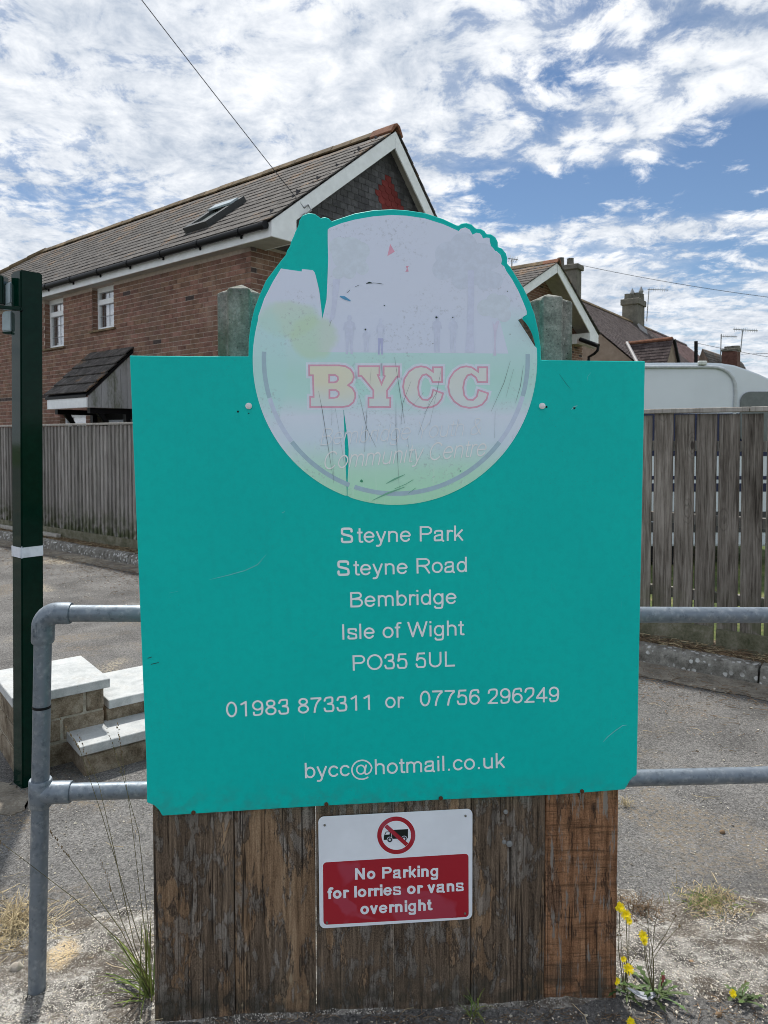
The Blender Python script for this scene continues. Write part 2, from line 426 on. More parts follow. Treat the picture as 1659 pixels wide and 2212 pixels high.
M['galv'] = (lambda g: (lambda p: (g.bump(g.noise(p, 220, 3), 0.12, 0.001), g.done(
    g.mix(g.rng(g.voro(p, 55)['Distance'], 0.2, 0.75), g.ramp(g.noise(p, 38, 6, 0.7), (0.38, (0.12, 0.15, 0.185)), (0.62, (0.30, 0.335, 0.37))), (0.19, 0.225, 0.265)),
    g.rng(g.noise(p, 40, 3), 0.3, 0.7, 0.38, 0.6), 0.5, 0.55))[1])(g.pos()))(G('galvanised_steel'))
M['green_paint'] = plain('green_paint', (0.0012, 0.020, 0.013), 0.08, 0.13, 0, 0.15, 30)
M['pale_plastic_and_sky_sheen'] = plain('pale_plastic_and_sky_sheen', (0.38, 0.46, 0.50), 0.3, 0.5)  # on the clamp blocks this pale tone paints sky mirrored in glossy green
M['white_tape'] = plain('white_tape', (0.70, 0.74, 0.82), 0.35)
M['black'] = plain('black_plastic', (0.007, 0.008, 0.010), 0.45, 0.2)
M['white_pvc'] = plain('white_pvc', (0.82, 0.85, 0.87), 0.35, 0.4, 0, 0.07, 6)
M['wood_grey'] = wood('wood_grey', [(0.36, (0.085, 0.079, 0.072)), (0.48, (0.225, 0.213, 0.198)), (0.62, (0.38, 0.365, 0.345))], 0.24, green=(0.25, 0.75, (0.075, 0.085, 0.045)))
M['wood_slat'] = wood('wood_slat', [(0.39, (0.038, 0.031, 0.025)), (0.48, (0.142, 0.125, 0.107)), (0.60, (0.295, 0.268, 0.238))], 0.24, green=(0.1, 0.6, (0.10, 0.11, 0.055)), knots=0.85)
M['wood_cap'] = wood('wood_cap', [(0.34, (0.20, 0.185, 0.165)), (0.5, (0.37, 0.35, 0.32)), (0.66, (0.50, 0.48, 0.45))], 0.1)
M['gravel_board'] = rough_mat('gravel_board', [(0.33, (0.06, 0.065, 0.035)), (0.5, (0.15, 0.145, 0.10)), (0.66, (0.25, 0.235, 0.19))], sc=9, fine=60, bump=0.5, vary=0.1)
M['straw'] = rough_mat('straw', [(0.35, (0.26, 0.19, 0.10)), (0.6, (0.52, 0.44, 0.28))], vary=0.35)
M['litter'] = rough_mat('litter', [(0.35, (0.10, 0.065, 0.04)), (0.6, (0.24, 0.165, 0.10))], vary=0.5)
M['pebble'] = rough_mat('pebble', [(0.35, (0.30, 0.27, 0.22)), (0.6, (0.50, 0.46, 0.39))], sc=60, fine=200, vary=0.5, hue=0.02)
M['leaf_green'] = rough_mat('leaf_green', [(0.35, (0.035, 0.068, 0.018)), (0.6, (0.090, 0.140, 0.042))], sc=30, rough=0.55, vary=0.35, hue=0.02)
M['blade_green'] = rough_mat('blade_green', [(0.35, (0.075, 0.12, 0.02)), (0.6, (0.21, 0.26, 0.065))], sc=20, rough=0.5, vary=0.35, hue=0.03)
M['stalk'] = rough_mat('stalk', [(0.35, (0.085, 0.08, 0.04)), (0.6, (0.18, 0.16, 0.08))], vary=0.2)
M['seed'] = rough_mat('seed', [(0.35, (0.10, 0.065, 0.035)), (0.6, (0.26, 0.20, 0.12))], vary=0.4)
M['yellow'] = plain('flower_yellow', (0.92, 0.74, 0.012), 0.6, 0.2, 0, 0.12, 60)
M['feather'] = plain('feather_white', (0.42, 0.44, 0.48), 0.8)
M['red_leaf'] = plain('red_leaf', (0.12, 0.025, 0.025), 0.6)

# ------------------------------------------------------------------ ground, road, kerb
K0, K1 = ground(0, 1166), ground(1643, 1480)
kd = (K1 - K0).normalized()                     # along the kerb, left to right
kn = Vector((-kd.y, kd.x, 0));  kn = kn if kn.y > 0 else -kn   # away from the road
def kp(u, o, z=0.0): return K0 + kd * u + kn * o + Vector((0, 0, z))

S = MB(); S.quad((-900, -300, -0.06), (900, -300, -0.06), (900, 1500, -0.06), (-900, 1500, -0.06))
tag(S.build('ground', M['grass'], fix=False), kind='structure')
S = MB(); S.quad(kp(-40, -30), kp(40, -30), kp(40, 0.02), kp(-40, 0.02))
tag(S.build('road', M['asphalt'], fix=False), kind='structure')
S = MB(); ch_ = [(-6 + i * 0.04, -0.30 - 0.05 * noise.fractal(Vector((i * 0.06, 0, 0)), 0.8, 2.1, 5)) for i in range(560)]
for (ua, oa), (ub, ob) in zip(ch_, ch_[1:]): S.quad(kp(ua, oa, 0.004), kp(ub, ob, 0.004), kp(ub, 0.02, 0.004), kp(ua, 0.02, 0.004))
tag(S.build('road_channel', M['channel'], fix=False), kind='structure')
S = MB(); S.quad(kp(-40, 0.5, 0.085), kp(40, 0.5, 0.085), kp(40, 70, 0.085), kp(-40, 70, 0.085))
tag(S.build('garden_ground', M['grass'], fix=False), kind='structure')

# rough strip of broken concrete under the railing, crumbling out over the asphalt
def fbm(x, y, s, o=4): return noise.fractal(Vector((x * s, y * s, 3.7)), 0.8, 2.1, o)
BL, BR = ground(338, 2207), ground(1327, 2157)     # the foot of the timber boards
def board_y(x): return BL.y + (x - BL.x) / (BR.x - BL.x) * (BR.y - BL.y)
S = MB()
x0, x1, y0, y1, st = -1.75, 2.3, 1.30, 2.80, 0.0085
nx, ny = int((x1 - x0) / st), int((y1 - y0) / st)
vs_, fs_ = [], []
for j in range(ny + 1):
    for i in range(nx + 1):
        x, y = x0 + i * st, y0 + j * st
        e = 0.05 * fbm(x, y, 5)
        yb = 2.44 + 0.03 * x + e + (0.05 if 0.75 < x < 0.9 else 0)
        yf = 1.2 if x < BL.x - 0.03 else (board_y(x) - 0.02 if x < BR.x else 2.075 - (x - BR.x) * 0.13) + e * 0.4
        m = max(-1, min(1, min((yb - y) / 0.035, (y - yf) / 0.03)))
        z = (0.012 + 0.006 * fbm(x, y, 9) + 0.0035 * fbm(x, y, 60, 3)) * (m if m > 0 else 1) if m > 0 else -0.010 + 0.012 * (m + 1) * 0.4
        if m <= -1: z = -0.012
        vs_.append((x, y, z))
for j in range(ny):
    for i in range(nx):
        a = j * (nx + 1) + i
        fs_.append((a, a + 1, a + nx + 2, a + nx + 1))
S.add(vs_, fs_)
tag(S.build('concrete_strip', M['broken_concrete'], fix=False, smooth=True), kind='structure')

# kerb of single stones
kerb = link_obj('kerb', None); tag(kerb, kind='structure')
kerb.empty_display_size = 0.1
prof = [(0.0, -0.05), (0.015, 0.07), (0.030, 0.105), (0.055, 0.118), (0.135, 0.120), (0.135, -0.05)]
SL = 0.915
S = MB(); S.prism([Vector((0, a, b)) for a, b in prof], (SL - 0.012, 0, 0))
stone_me = S.mesh('kerb_stone', M['kerb'], bevel=0.006)
u_joint = (ground(1640, 1478) - K0).dot(kd)
u = u_joint - SL * 16
while u < u_joint + SL * 3:
    j = random.uniform(-0.006, 0.006)
    Mx = frame(kp(u, j, random.uniform(-0.006, 0.004)), kd, kn, Vector((0, 0, 1)))
    piece('kerb_stone', stone_me, kerb, Mx @ Matrix.Rotation(random.uniform(-0.006, 0.006), 4, 'Y'))
    u += SL
# verge between kerb and fences: uneven soil
FO = 0.36                                            # fence line behind the kerb face
S = MB(); vs_, fs_ = [], []
nu, no = 420, 10
for i in range(nu + 1):
    for j in range(no + 1):
        uu, oo = -4 + i * 18 / nu, 0.13 + j * 0.42 / no
        p = kp(uu, oo)
        vs_.append((p.x, p.y, 0.098 + 0.020 * fbm(p.x, p.y, 6) + (0.0 if j else -0.02)))
for i in range(nu):
    for j in range(no):
        a = i * (no + 1) + j; fs_.append((a, a + no + 1, a + no + 2, a + 1))
S.add(vs_, fs_); tag(S.build('verge', M['soil'], fix=False, smooth=True), kind='structure')

# ------------------------------------------------------------------ fences
Z1 = Vector((0, 0, 1))
def fence_u(x, y=1100): return (hit(x, y, kp(0, FO), kn) - K0).dot(kd)
u_l, u_mid, u_r = fence_u(-60), fence_u(880), fence_u(1760)
fe = thing('close_board_fence', kp(u_l + 2, FO, 0.1), 'grey weathered close board fence with pale capping in front of the brick house', 'fence')
S = MB(); S.add([(0, 0, 0), (0.106, 0, 0), (0.106, -0.030, 0), (0, -0.006, 0), (0, 0, 1.545), (0.106, 0, 1.545), (0.106, -0.030, 1.545), (0, -0.006, 1.545)],
               [(0, 3, 2, 1), (4, 5, 6, 7), (0, 1, 5, 4), (1, 2, 6, 5), (2, 3, 7, 6), (3, 0, 4, 7)])
bme = S.mesh('board', M['wood_grey'])
u = u_l
while u < u_mid:
    piece('board', bme, fe, frame(kp(u, FO + random.uniform(-.003, .003), 0.245 + random.uniform(-.008, .004)), kd, kn, Z1) @ Matrix.Rotation(random.uniform(-.004, .004), 4, 'Y'))
    u += 0.0985
u = u_l
while u < u_mid:
    ln = min(2.4, u_mid - u)
    S = MB(); S.box(kp(u, FO - 0.03, 0.06), kd * (ln - 0.008), kn * 0.05, Z1 * 0.185); S.build('gravel_board', M['gravel_board'], fe)
    S = MB(); S.box(kp(u, FO - 0.045, 1.795), kd * (ln - 0.006), kn * 0.085, Z1 * 0.03); S.build('capping', M['wood_cap'], fe, bevel=0.004)
    S = MB(); S.box(kp(u, FO + 0.002, 0.06), kd * 0.1, kn * 0.1, Z1 * 1.7); S.build('post', M['wood_grey'], fe)
    for z in (0.5, 1.0, 1.55):
        S = MB(); S.box(kp(u + 0.1, FO + 0.003, z), kd * (ln - 0.1), kn * 0.06, Z1 * 0.075); S.build('rail', M['wood_grey'], fe)
    u += 2.4
fs = thing('slatted_fence', kp(u_mid + 2, FO, 0.1), 'spaced vertical slat fence of knotty grey boards in front of the white caravan', 'fence')
u_s = fence_u(1411); pitch = (fence_u(1602) - u_s) / 4
S = MB(); S.box((0, 0, 0), (pitch * 0.895, 0, 0), (0, 0.019, 0), (0, 0, 1.555))
sme = S.mesh('slat', M['wood_slat'], bevel=0.002)
k0 = -int((u_s - u_mid) / pitch)
for k in range(k0, 14):
    w = random.uniform(0.975, 1.02)
    piece('slat', sme, fs, frame(kp(u_s + pitch * k, FO + random.uniform(-.002, .002), 0.24 + random.uniform(-.01, .004)), kd, kn, Z1) @ Matrix.Rotation(random.uniform(-.005, .005), 4, 'Y') @ Matrix.Diagonal((w, 1, 1, 1)))
u_cap = fence_u(1622, 890)
for a, b in ((u_mid, u_cap - 2.4), (u_cap - 2.395, u_cap - 0.004), (u_cap, u_cap + 2.4)):
    S = MB(); S.box(kp(a, FO - 0.035, 1.800), kd * (b - a), kn * 0.095, Z1 * 0.034); S.build('capping', M['wood_cap'], fs, bevel=0.004)
u_g = fence_u(1548, 1390)
for a, b in ((u_mid, u_g - 2.0), (u_g - 1.99, u_g - 0.02), (u_g, u_g + 2.0)):
    S = MB(); S.box(kp(a, FO - 0.028, 0.055), kd * (b - a), kn * 0.026, Z1 * (0.195 if b < u_g else 0.185)); S.build('gravel_board', M['gravel_board'], fs)
for z in (0.42, 0.98, 1.52):
    S = MB(); S.box(kp(u_mid, FO + 0.022, z), kd * (u_r - u_mid), kn * 0.045, Z1 * 0.075); S.build('rail', M['wood_grey'], fs)
u = u_mid + 0.2
while u < u_r:
    S = MB(); S.box(kp(u, FO + 0.069, 0.05), kd * 0.08, kn * 0.08, Z1 * 1.7); S.build('post', M['wood_grey'], fs)
    u += 2.4
# a baulk of timber left lying on the verge
pa, pb = hit(-30, 1117, kp(0, 0.24), kn), hit(121, 1141, kp(0, 0.24), kn)
tb = thing('timber_baulk', (pa.x, pa.y, 0.1), 'loose sawn timber baulk lying on the soil between kerb and grey fence', 'timber')
d = (pb - pa); d.z = 0
S = MB(); S.box(Vector((pa.x, pa.y, 0.105)), d, kn * 0.075, Z1 * 0.062); S.build('baulk', M['wood_cap'], tb, bevel=0.004)

# ------------------------------------------------------------------ steps of blocks and pale slabs
e1 = Vector((math.cos(R(38.5)), math.sin(R(38.5)), 0)); e2 = Vector((-e1.y, e1.x, 0))
T0 = ground(25.8, 1508.5, 0.39)
L0 = ground(172.6, 1614.3, 0.155)
D0 = ground(235.1, 1513.1, 0.27)
stp = thing('block_steps', (L0.x, L0.y, 0), 'low steps of tan concrete blocks topped with pale grey paving slabs', 'steps')
def slab(o, top, a, b, th=0.046):
    S = MB(); S.box(Vector((o.x, o.y, top - th)), e1 * a, e2 * b, Z1 * th); S.build('slab', M['slab'], stp, bevel=0.003)
slab(T0, 0.39, 0.455, 0.50); slab(L0, 0.155, 1.0, 0.262); slab(D0, 0.27, 0.8, 0.46)
def blockwork(o, a, b, ztop, courses):
    """mortar core with blocks standing proud of it on the two faces in view"""
    S = MB(); S.box(Vector((o.x, o.y, -0.03)) + e1 * 0.006 + e2 * 0.006, e1 * (a - 0.012), e2 * (b - 0.012), Z1 * (ztop + 0.03)); S.build('mortar_core', M['mortar'], stp)
    h = ztop / courses
    for c in range(courses):
        for (p, d, n, L) in ((o, e1, e2, a), (o, e2, e1, b)):
            u = 0.0; first = 0.21 if c % 2 else 0.32
            while u < L - 0.01:
                ln = min(first, L - u); first = 0.40
                S = MB(); S.box(Vector((p.x, p.y, c * h - (0.02 if c == 0 else -0.006))) + d * (u + (0.006 if u else 0.0)) - n * random.uniform(0.0, 0.003), d * (ln - 0.010), n * 0.05, Z1 * (h - 0.012 + (0.02 if c == 0 else 0)))
                S.build('block', M['block'], stp, bevel=0.004)
                u += ln
blockwork(T0 + e1 * 0.02 + e2 * 0.03, 0.415, 0.45, 0.344, 3)
blockwork(L0 + e1 * 0.025 + e2 * 0.02, 0.95, 0.235, 0.109, 1)
blockwork(D0 + e1 * 0.0 + e2 * 0.03, 0.75, 0.41, 0.224, 2)

# ------------------------------------------------------------------ green post
pa = ground(47.6, 1704.5)
g1 = Vector((0.65, 0.76, 0)).normalized(); g2 = Vector((-g1.y, g1.x, 0))
gp = thing('green_post', (pa.x, pa.y, 0), 'tall glossy dark green square steel post with a white band', 'post')
PH = 2.375
LEAN = Vector((0.0135, 0, 1))
S = MB(); S.box(Vector((pa.x, pa.y, -0.1)), g1 * 0.1, g2 * 0.1, LEAN * (PH + 0.1)); S.build('shaft', M['green_paint'], gp, bevel=0.006, seg=2, smooth=True)
zb0, zb1 = hit(47, 1207, pa, g2).z, hit(47, 1180, pa, g2).z
S = MB(); S.box(Vector((pa.x, pa.y, 0)) + LEAN * zb0 - g1 * 0.002 - g2 * 0.002, g1 * 0.104, g2 * 0.104, Z1 * (zb1 - zb0)); S.build('band', M['white_tape'], gp, bevel=0.005, seg=2)
GD = pa.y + 0.06
def pblock(nm, c, mt, dep, th, bv=0.006):
    S = MB(); S.prism([at(x, y, dep) for x, y in c], (0, th, 0)); S.build(nm, mt, gp, bevel=bv, seg=2, smooth=True)
pblock('clamp_block', ((8, 614), (24.5, 606.5), (24.5, 655), (8, 662)), M['pale_plastic_and_sky_sheen'], GD, 0.07)
pblock('clamp_block', ((3, 675.5), (8, 671), (25.5, 671), (25.5, 715), (3, 716)), M['pale_plastic_and_sky_sheen'], GD, 0.07)
pblock('clamp_base', ((3, 716.5), (25.5, 715.5), (25.5, 722.5), (5, 720.5)), M['green_paint'], GD, 0.07, 0.003)
pblock('bracket_bar', ((-30, 656), (45, 663.5), (45, 671), (-30, 664)), M['green_paint'], GD - 0.075, 0.03, 0.003)
pblock('board_edge', ((-30, 591), (5, 594.5), (7, 598), (7, 657), (-30, 655)), M['green_paint'], GD - 0.02, 0.05, 0.004)
S = MB(); q = [ground(x, y, 0.006) for x, y in ((-30, 1735), (-30, 1690), (8, 1686), (30, 1697), (52, 1712), (70, 1716), (66, 1735), (48, 1748), (20, 1760))]
q = [p + Vector((random.uniform(-.012, .012), random.uniform(-.012, .012), 0)) for a, b in zip(q, q[1:] + q[:1]) for p in (a.lerp(b, k / 4) for k in range(4))]
S.prism([Vector((p.x, p.y, -0.01)) for p in q], (0, 0, 0.014)); tag(S.build('post_footing', M['channel'], bevel=0.003), kind='structure')

# ------------------------------------------------------------------ tubular railing
rl = thing('railing', ground(79.5, 2174), 'galvanised tubular steel guard railing with two rails and elbow corner', 'railing')
RR = 0.0242
def rz(x): return 2.06 + (x - 92) / (1659 - 92) * 0.14
pt, pb = at(93.5, 1324.5, 2.06), at(79.3, 2174, 2.06)
ax = (pb - pt).normalized()
pr = at(1760, 1329, rz(1760))
d_up = (pr - pt).normalized()
qa, qb = at(84, 1712, 2.06), at(1760, 1671, rz(1760))
d_lo = (qb - qa).normalized()
S = MB(); S.tube([pt + ax * 0.07, pb + ax * 0.12], RR, 28); S.build('post', M['galv'], rl, smooth=True)
S = MB(); S.tube([pt + d_up * 0.06, pr], RR, 28); S.build('upper_rail', M['galv'], rl, smooth=True)
S = MB(); S.tube([qa + d_lo * 0.03, qb], RR, 28); S.build('lower_rail', M['galv'], rl, smooth=True)
er = RR * 1.29
S = MB(); arc = [pt + ax * 0.085, pt + ax * 0.079]
for k in range(9):
    t = k / 8 * math.pi / 2
    arc.append(pt + (ax + d_up) * 0.040 - d_up * 0.040 * math.cos(t) - ax * 0.040 * math.sin(t))
arc += [pt + d_up * 0.072, pt + d_up * 0.078]
S.tube(arc, [er * .93, er] + [er] * 9 + [er, er * .93], 28); S.build('elbow', M['galv'], rl, smooth=True)
qc = pt + ax * ((qa - pt).dot(ax))
S = MB(); S.tube([qc - ax * 0.040, qc - ax * 0.037, qc + ax * 0.037, qc + ax * 0.040], [er * .95, er * 1.02, er * 1.02, er * .95], 28); tee = S.build('tee_sleeve', M['galv'], rl, smooth=True)
S = MB(); S.tube([qc + d_lo * 0.01, qc + d_lo * 0.085, qc + d_lo * 0.088], [er * 1.0, er * 1.0, er * .94], 28); S.build('tee_branch', M['galv'], rl, smooth=True)
cz = pt + ax * ((at(89, 1526, 2.06) - pt).dot(ax))
S = MB(); S.tube([cz - ax * 0.0035, cz + ax * 0.0035], RR * 1.06, 28); S.build('cable_tie', M['black'], rl, smooth=True)

def emboss(line, x, y0_, y1_):
    """small raised capitals running up the elbow"""
    cu = bpy.data.curves.new('emboss', 'FONT'); cu.body = line; cu.size = 1; cu.resolution_u = 2; cu.extrude = 0.04
    ob = bpy.data.objects.new('tmp', cu); COL.objects.link(ob); me = bpy.data.meshes.new_from_object(ob); bpy.data.objects.remove(ob); bpy.data.curves.remove(cu)
    wd = max(v.co.x for v in me.vertices); a, b = at(x, y0_, 2.06), at(x, y1_, 2.06); L_ = b.z - a.z; hh = 0.0062; cx_ = at(91.5, (y0_ + y1_) / 2, 2.06).x
    for v in me.vertices:
        X_, Z_ = a.x - v.co.y * hh, a.z + v.co.x / wd * L_
        dx_ = max(-er * .95, min(er * .95, X_ - cx_)); v.co = Vector((X_, 2.06 - math.sqrt(er * er - dx_ * dx_) - 0.0002 - v.co.z * 0.012, Z_)) - org(rl)
    me.materials.clear(); me.materials.append(M['galv']); link_obj('raised_lettering', me, rl)
emboss('TUBE', 84.5, 1371, 1352); emboss('CLAMPS', 91, 1373, 1339); emboss('125D', 97, 1371, 1351)

# ------------------------------------------------------------------ timber boards under the sign
bu = (BR - BL); bu.z = 0; bu.normalize()
bn = Vector((bu.y, -bu.x, 0))                       # towards the viewer
def plank_mat(name, warm=0.0, saw=False, ofs=0.0):
    g = G(name); P0 = g.pos(); p = g.map(P0, (1, 1, 1), (ofs, 0, ofs * 3))
    pv = g.map(p, (1, 1, 0.22)); pf = g.map(p, (1, 1, 0.05))
    grain = g.noise(pf, 120, 5, 0.7, 0.3); broad = g.noise(pf, 30, 5, 0.6, 0.5); fine = g.noise(p, 320, 4, 0.7)
    patch = g.noise(g.vadd(pv, g.map(p, (0, 0, 0))), 15, 8, 0.66, 0.35)
    patch2 = g.noise(g.map(p, (1, 1, 0.35), (4, 2, 1)), 26, 8, 0.68, 0.3)
    v = g.math('ADD', g.math('MULTIPLY', grain, 0.4), g.math('ADD', g.math('MULTIPLY', broad, 0.25), g.math('MULTIPLY', fine, 0.35)))
    brown = g.ramp(v, (0.39, (0.044, 0.032, 0.023)), (0.50, (0.152, 0.112, 0.079)), (0.61, (0.305, 0.232, 0.165)))
    orange = g.ramp(v, (0.39, (0.092, 0.059, 0.035)), (0.50, (0.255, 0.166, 0.100)), (0.61, (0.415, 0.300, 0.192)))
    grey = g.ramp(v, (0.39, (0.079, 0.071, 0.062)), (0.50, (0.213, 0.195, 0.173)), (0.61, (0.366, 0.342, 0.311)))
    t = 0.555 - warm
    c = g.mix(g.rng(patch, t, t + 0.025), brown, orange)
    c = g.mix(g.rng(patch2, 0.50 + warm * .6, 0.56 + warm * .6, 0, 0.72), c, grey)
    rim = g.math('MULTIPLY', g.rng(patch, t - 0.022, t, 0, 1), g.rng(patch, t, t + 0.012, 1, 0))
    rim2 = g.math('MULTIPLY', g.rng(patch2, 0.503 + warm * .6, 0.525 + warm * .6, 0, 1), g.rng(patch2, 0.525 + warm * .6, 0.540 + warm * .6, 1, 0))
    c = g.mix(g.math('MULTIPLY', g.math('MAXIMUM', rim, g.math('MULTIPLY', rim2, 0.7)), 0.75), c, (0.035, 0.024, 0.018))
    if saw:
        c = g.mix(0.5, c, g.mix(1.0, c, (1.30, 0.80, 0.56), 'MULTIPLY'))
        z = g.sep(p)[2]
        s_ = g.noise(g.map(p, (1.2, 1.2, 20), (0, 0, 3)), 3.2, 5, 0.75, 0.3)
        c = g.mix(g.rng(s_, 0.46, 0.66, 0, 0.6), c, (0.070, 0.040, 0.022))
        s2_ = g.noise(g.map(p, (3, 3, 60), (0, 1, 5)), 3.0, 3, 0.6)
        c = g.mix(g.rng(s2_, 0.58, 0.68, 0, 0.5), c, (0.045, 0.028, 0.018))
        fk = g.math('MULTIPLY', g.rng(g.noise(g.map(p, (1, 1, 0.12), (1, 2, 3)), 60, 5, .7), 0.56, 0.64), g.rng(z, 0.28, 0.60, 0.15, 0.9))
        c = g.mix(fk, c, (0.26, 0.245, 0.22))
    # long shakes along the grain and knots
    cr = g.noise(g.map(p, (1, 1, 0.012), (3, 1, 2)), 55, 2, 0.5, 0.2)
    crack = g.math('MULTIPLY', g.rng(g.math('ABSOLUTE', g.math('SUBTRACT', cr, 0.5)), 0.004, 0.012, 1, 0), g.rng(g.noise(p, 3.0, 2), 0.48, 0.56))
    c = g.mix(g.math('MULTIPLY', crack, 0.8), c, (0.015, 0.012, 0.010))
    k = g.voro(g.map(p, (1, 1, 0.55)), 5.5)['Distance']
    c = g.mix(g.rng(k, 0.035, 0.075, 0.75, 0), c, (0.030, 0.022, 0.018))
    # green-black damp at the foot and pale rot
    z0 = g.sep(P0)[2]
    damp = g.math('MULTIPLY', g.rng(z0, 0.02, 0.16, 1, 0), g.rng(g.noise(p, 16, 5), 0.36, 0.58))
    c = g.mix(g.math('MULTIPLY', damp, 0.7), c, (0.045, 0.045, 0.036))
    rot = g.noise(g.map(p, (1, 1, 0.3), (7, 7, 7)), 20, 6, 0.7)
    c = g.mix(g.rng(rot, 0.66, 0.70, 0, 0.8), c, (0.36, 0.29, 0.19))
    g.bump(g.math('ADD', v, g.math('SUBTRACT', g.math('MULTIPLY', g.rng(patch2, 0.5, 0.56), 0.25), g.math('MULTIPLY', crack, 1.2))), 1.0, 0.006)
    return g.done(c, 0.9, 0.2)
pm = [plank_mat('plank_wood', 0.0, ofs=0.0), plank_mat('plank_wood_warm', 0.055, ofs=2.0), plank_mat('plank_wood_dark', -0.02, ofs=5.0),
      plank_mat('plank_wood_dark', -0.01, ofs=7.3), plank_mat('plank_wood', 0.01, ofs=9.1), plank_mat('plank_wood_sawn', 0.17, True, ofs=12.7)]
tbd = thing('timber_boards', BL, 'six rough weathered brown planks standing side by side below the teal sign', 'planks')
edges = [(332.5, 505.5), (507.2, 681), (683.3, 850.5), (852, 1016.2), (1017.8, 1176.2), (1177.8, 1334)]
def bpos(x, y=1950): return (hit(x, y, BL, bn) - BL).dot(bu)
for i, (xa, xb) in enumerate(edges):
    ua, ub = bpos(xa), bpos(xb)
    j = 0.003 * ((i * 7) % 3 - 1)
    S = MB(); S.box(BL + bu * ua - bn * (0.030 + j) - Z1 * 0.04, bu * (ub - ua), bn * 0.030, Z1 * (0.66 + 0.01 * (i % 2)))
    S.build('plank', pm[i], tbd, bevel=0.0025)
for x, y, r in ((1092, 1753, 0.006), (1089, 1818, 0.006), (1100, 1822, 0.009)):
    p = hit(x, y, BL, bn) + bn * 0.0035
    S = MB(); S.tube([p - bn * 0.006, p, p + bn * 0.002], [r, r, r * .6], 14); S.build('sealed_hole', plain('sealant', (0.24, 0.25, 0.25), 0.3), tbd, smooth=True)

# ------------------------------------------------------------------ two concrete posts carrying the sign
def concrete_post(x0_, xa, xb, x1_, y_sh, y_rib, y_ap, label):
    b0 = BL - bn * 0.037
    uu = [(hit(x, 700, b0, bn) - b0).dot(bu) for x in (x0_, xa, xb, x1_)]
    zs, zr = hit(xa, y_sh, b0, bn).z, hit((xa + xb) / 2, y_rib, b0, bn).z
    um = (uu[0] + uu[3]) / 2
    o = thing('concrete_post', Vector((b0.x, b0.y, 0)) + bu * um, label, 'post', 'concrete posts behind the sign')
    D = 0.125
    plan = [(uu[0], 0.014), (uu[1] - .004, 0.014), (uu[1], 0.0), (uu[2], 0.0), (uu[2] + .004, 0.014), (uu[3], 0.014), (uu[3], D), (uu[0], D)]
    top = [zs - .004, zs, zr, zr, zs, zs - .004, zs - .004, zs - .004]
    ap = Vector((b0.x, b0.y, 0)) + bu * (um + 0.002) - bn * (D * 0.52); ap.z = at((xa + xb) / 2, y_ap, ap.y).z
    S = MB(); vb = [Vector((b0.x, b0.y, -0.3)) + bu * a - bn * w for a, w in plan]
    vt = [Vector((b0.x, b0.y, z)) + bu * a - bn * w for (a, w), z in zip(plan, top)]
    n = 8
    S.add(vb + vt + [ap], [tuple(range(n - 1, -1, -1))] + [(i, (i + 1) % n, n + (i + 1) % n, n + i) for i in range(n)] + [(n + i, n + (i + 1) % n, 2 * n) for i in range(n)])
    S.build('shaft', M['post_concrete'], o, bevel=0.0025)
concrete_post(468, 492, 539, 562, 628, 622.5, 614.5, 'lichened concrete post showing above the sign, on the side of the brick house')
concrete_post(1149, 1173, 1215, 1240, 646, 640, 635, 'lichened concrete post showing above the sign, on the side of the white caravan')

# ------------------------------------------------------------------ the community sign
TAU = R(1.5)
sb = hit(838, 1735, BL, bn)
su, sv, sn = bu, Z1 * math.cos(TAU) + bn * math.sin(TAU), bn * math.cos(TAU) - Z1 * math.sin(TAU)
S0 = sb + bn * 0.019
SM = frame(S0, su, sv, sn)
sign = thing('community_sign', S0, 'large teal sign board with a torn round sticker reading BYCC and white address lettering', 'sign')
sign.matrix_world = SM
def s2(x, y):
    p = hit(x, y, S0, sn) - S0
    return (p.dot(su), p.dot(sv))
def zm(ox, oy, k): return lambda X, Y: ((ox + X * k) / 1.82278, (oy + Y * k) / 1.82278)
zA, zB = zm(1000, 800, 600 / 1659), zm(1600, 800, 600 / 1659)
zC, zD = zm(1000, 1400, 600 / 1659), zm(1600, 1400, 600 / 1659)

def to_mesh(cu, mat, n, fn=None, name='m'):
    ob = bpy.data.objects.new('tmp', cu)
    COL.objects.link(ob)
    me = bpy.data.meshes.new_from_object(ob)
    bpy.data.objects.remove(ob)
    me.name = name
    for v in me.vertices:
        x, y, z = v.co
        if fn: x, y = fn(x, y)
        v.co = (x, y, z + n)
    me.materials.clear(); me.materials.append(mat)
    return me
def fill(name, loops, mat, parent, n=0.0015, off=0.0, thick=0.0001):
    """flat printed shape (even-odd holes) in the sign's plane"""
    cu = bpy.data.curves.new(name, 'CURVE'); cu.dimensions = '2D'; cu.fill_mode = 'BOTH'; cu.extrude = thick; cu.offset = off
    for lp in loops:
        s = cu.splines.new('POLY'); s.points.add(len(lp) - 1); s.use_cyclic_u = True
        for p, q in zip(s.points, lp): p.co = (q[0], q[1], 0, 1)
    o = link_obj(name, to_mesh(cu, mat, n, None, name), parent)
    bpy.data.curves.remove(cu)
    return o

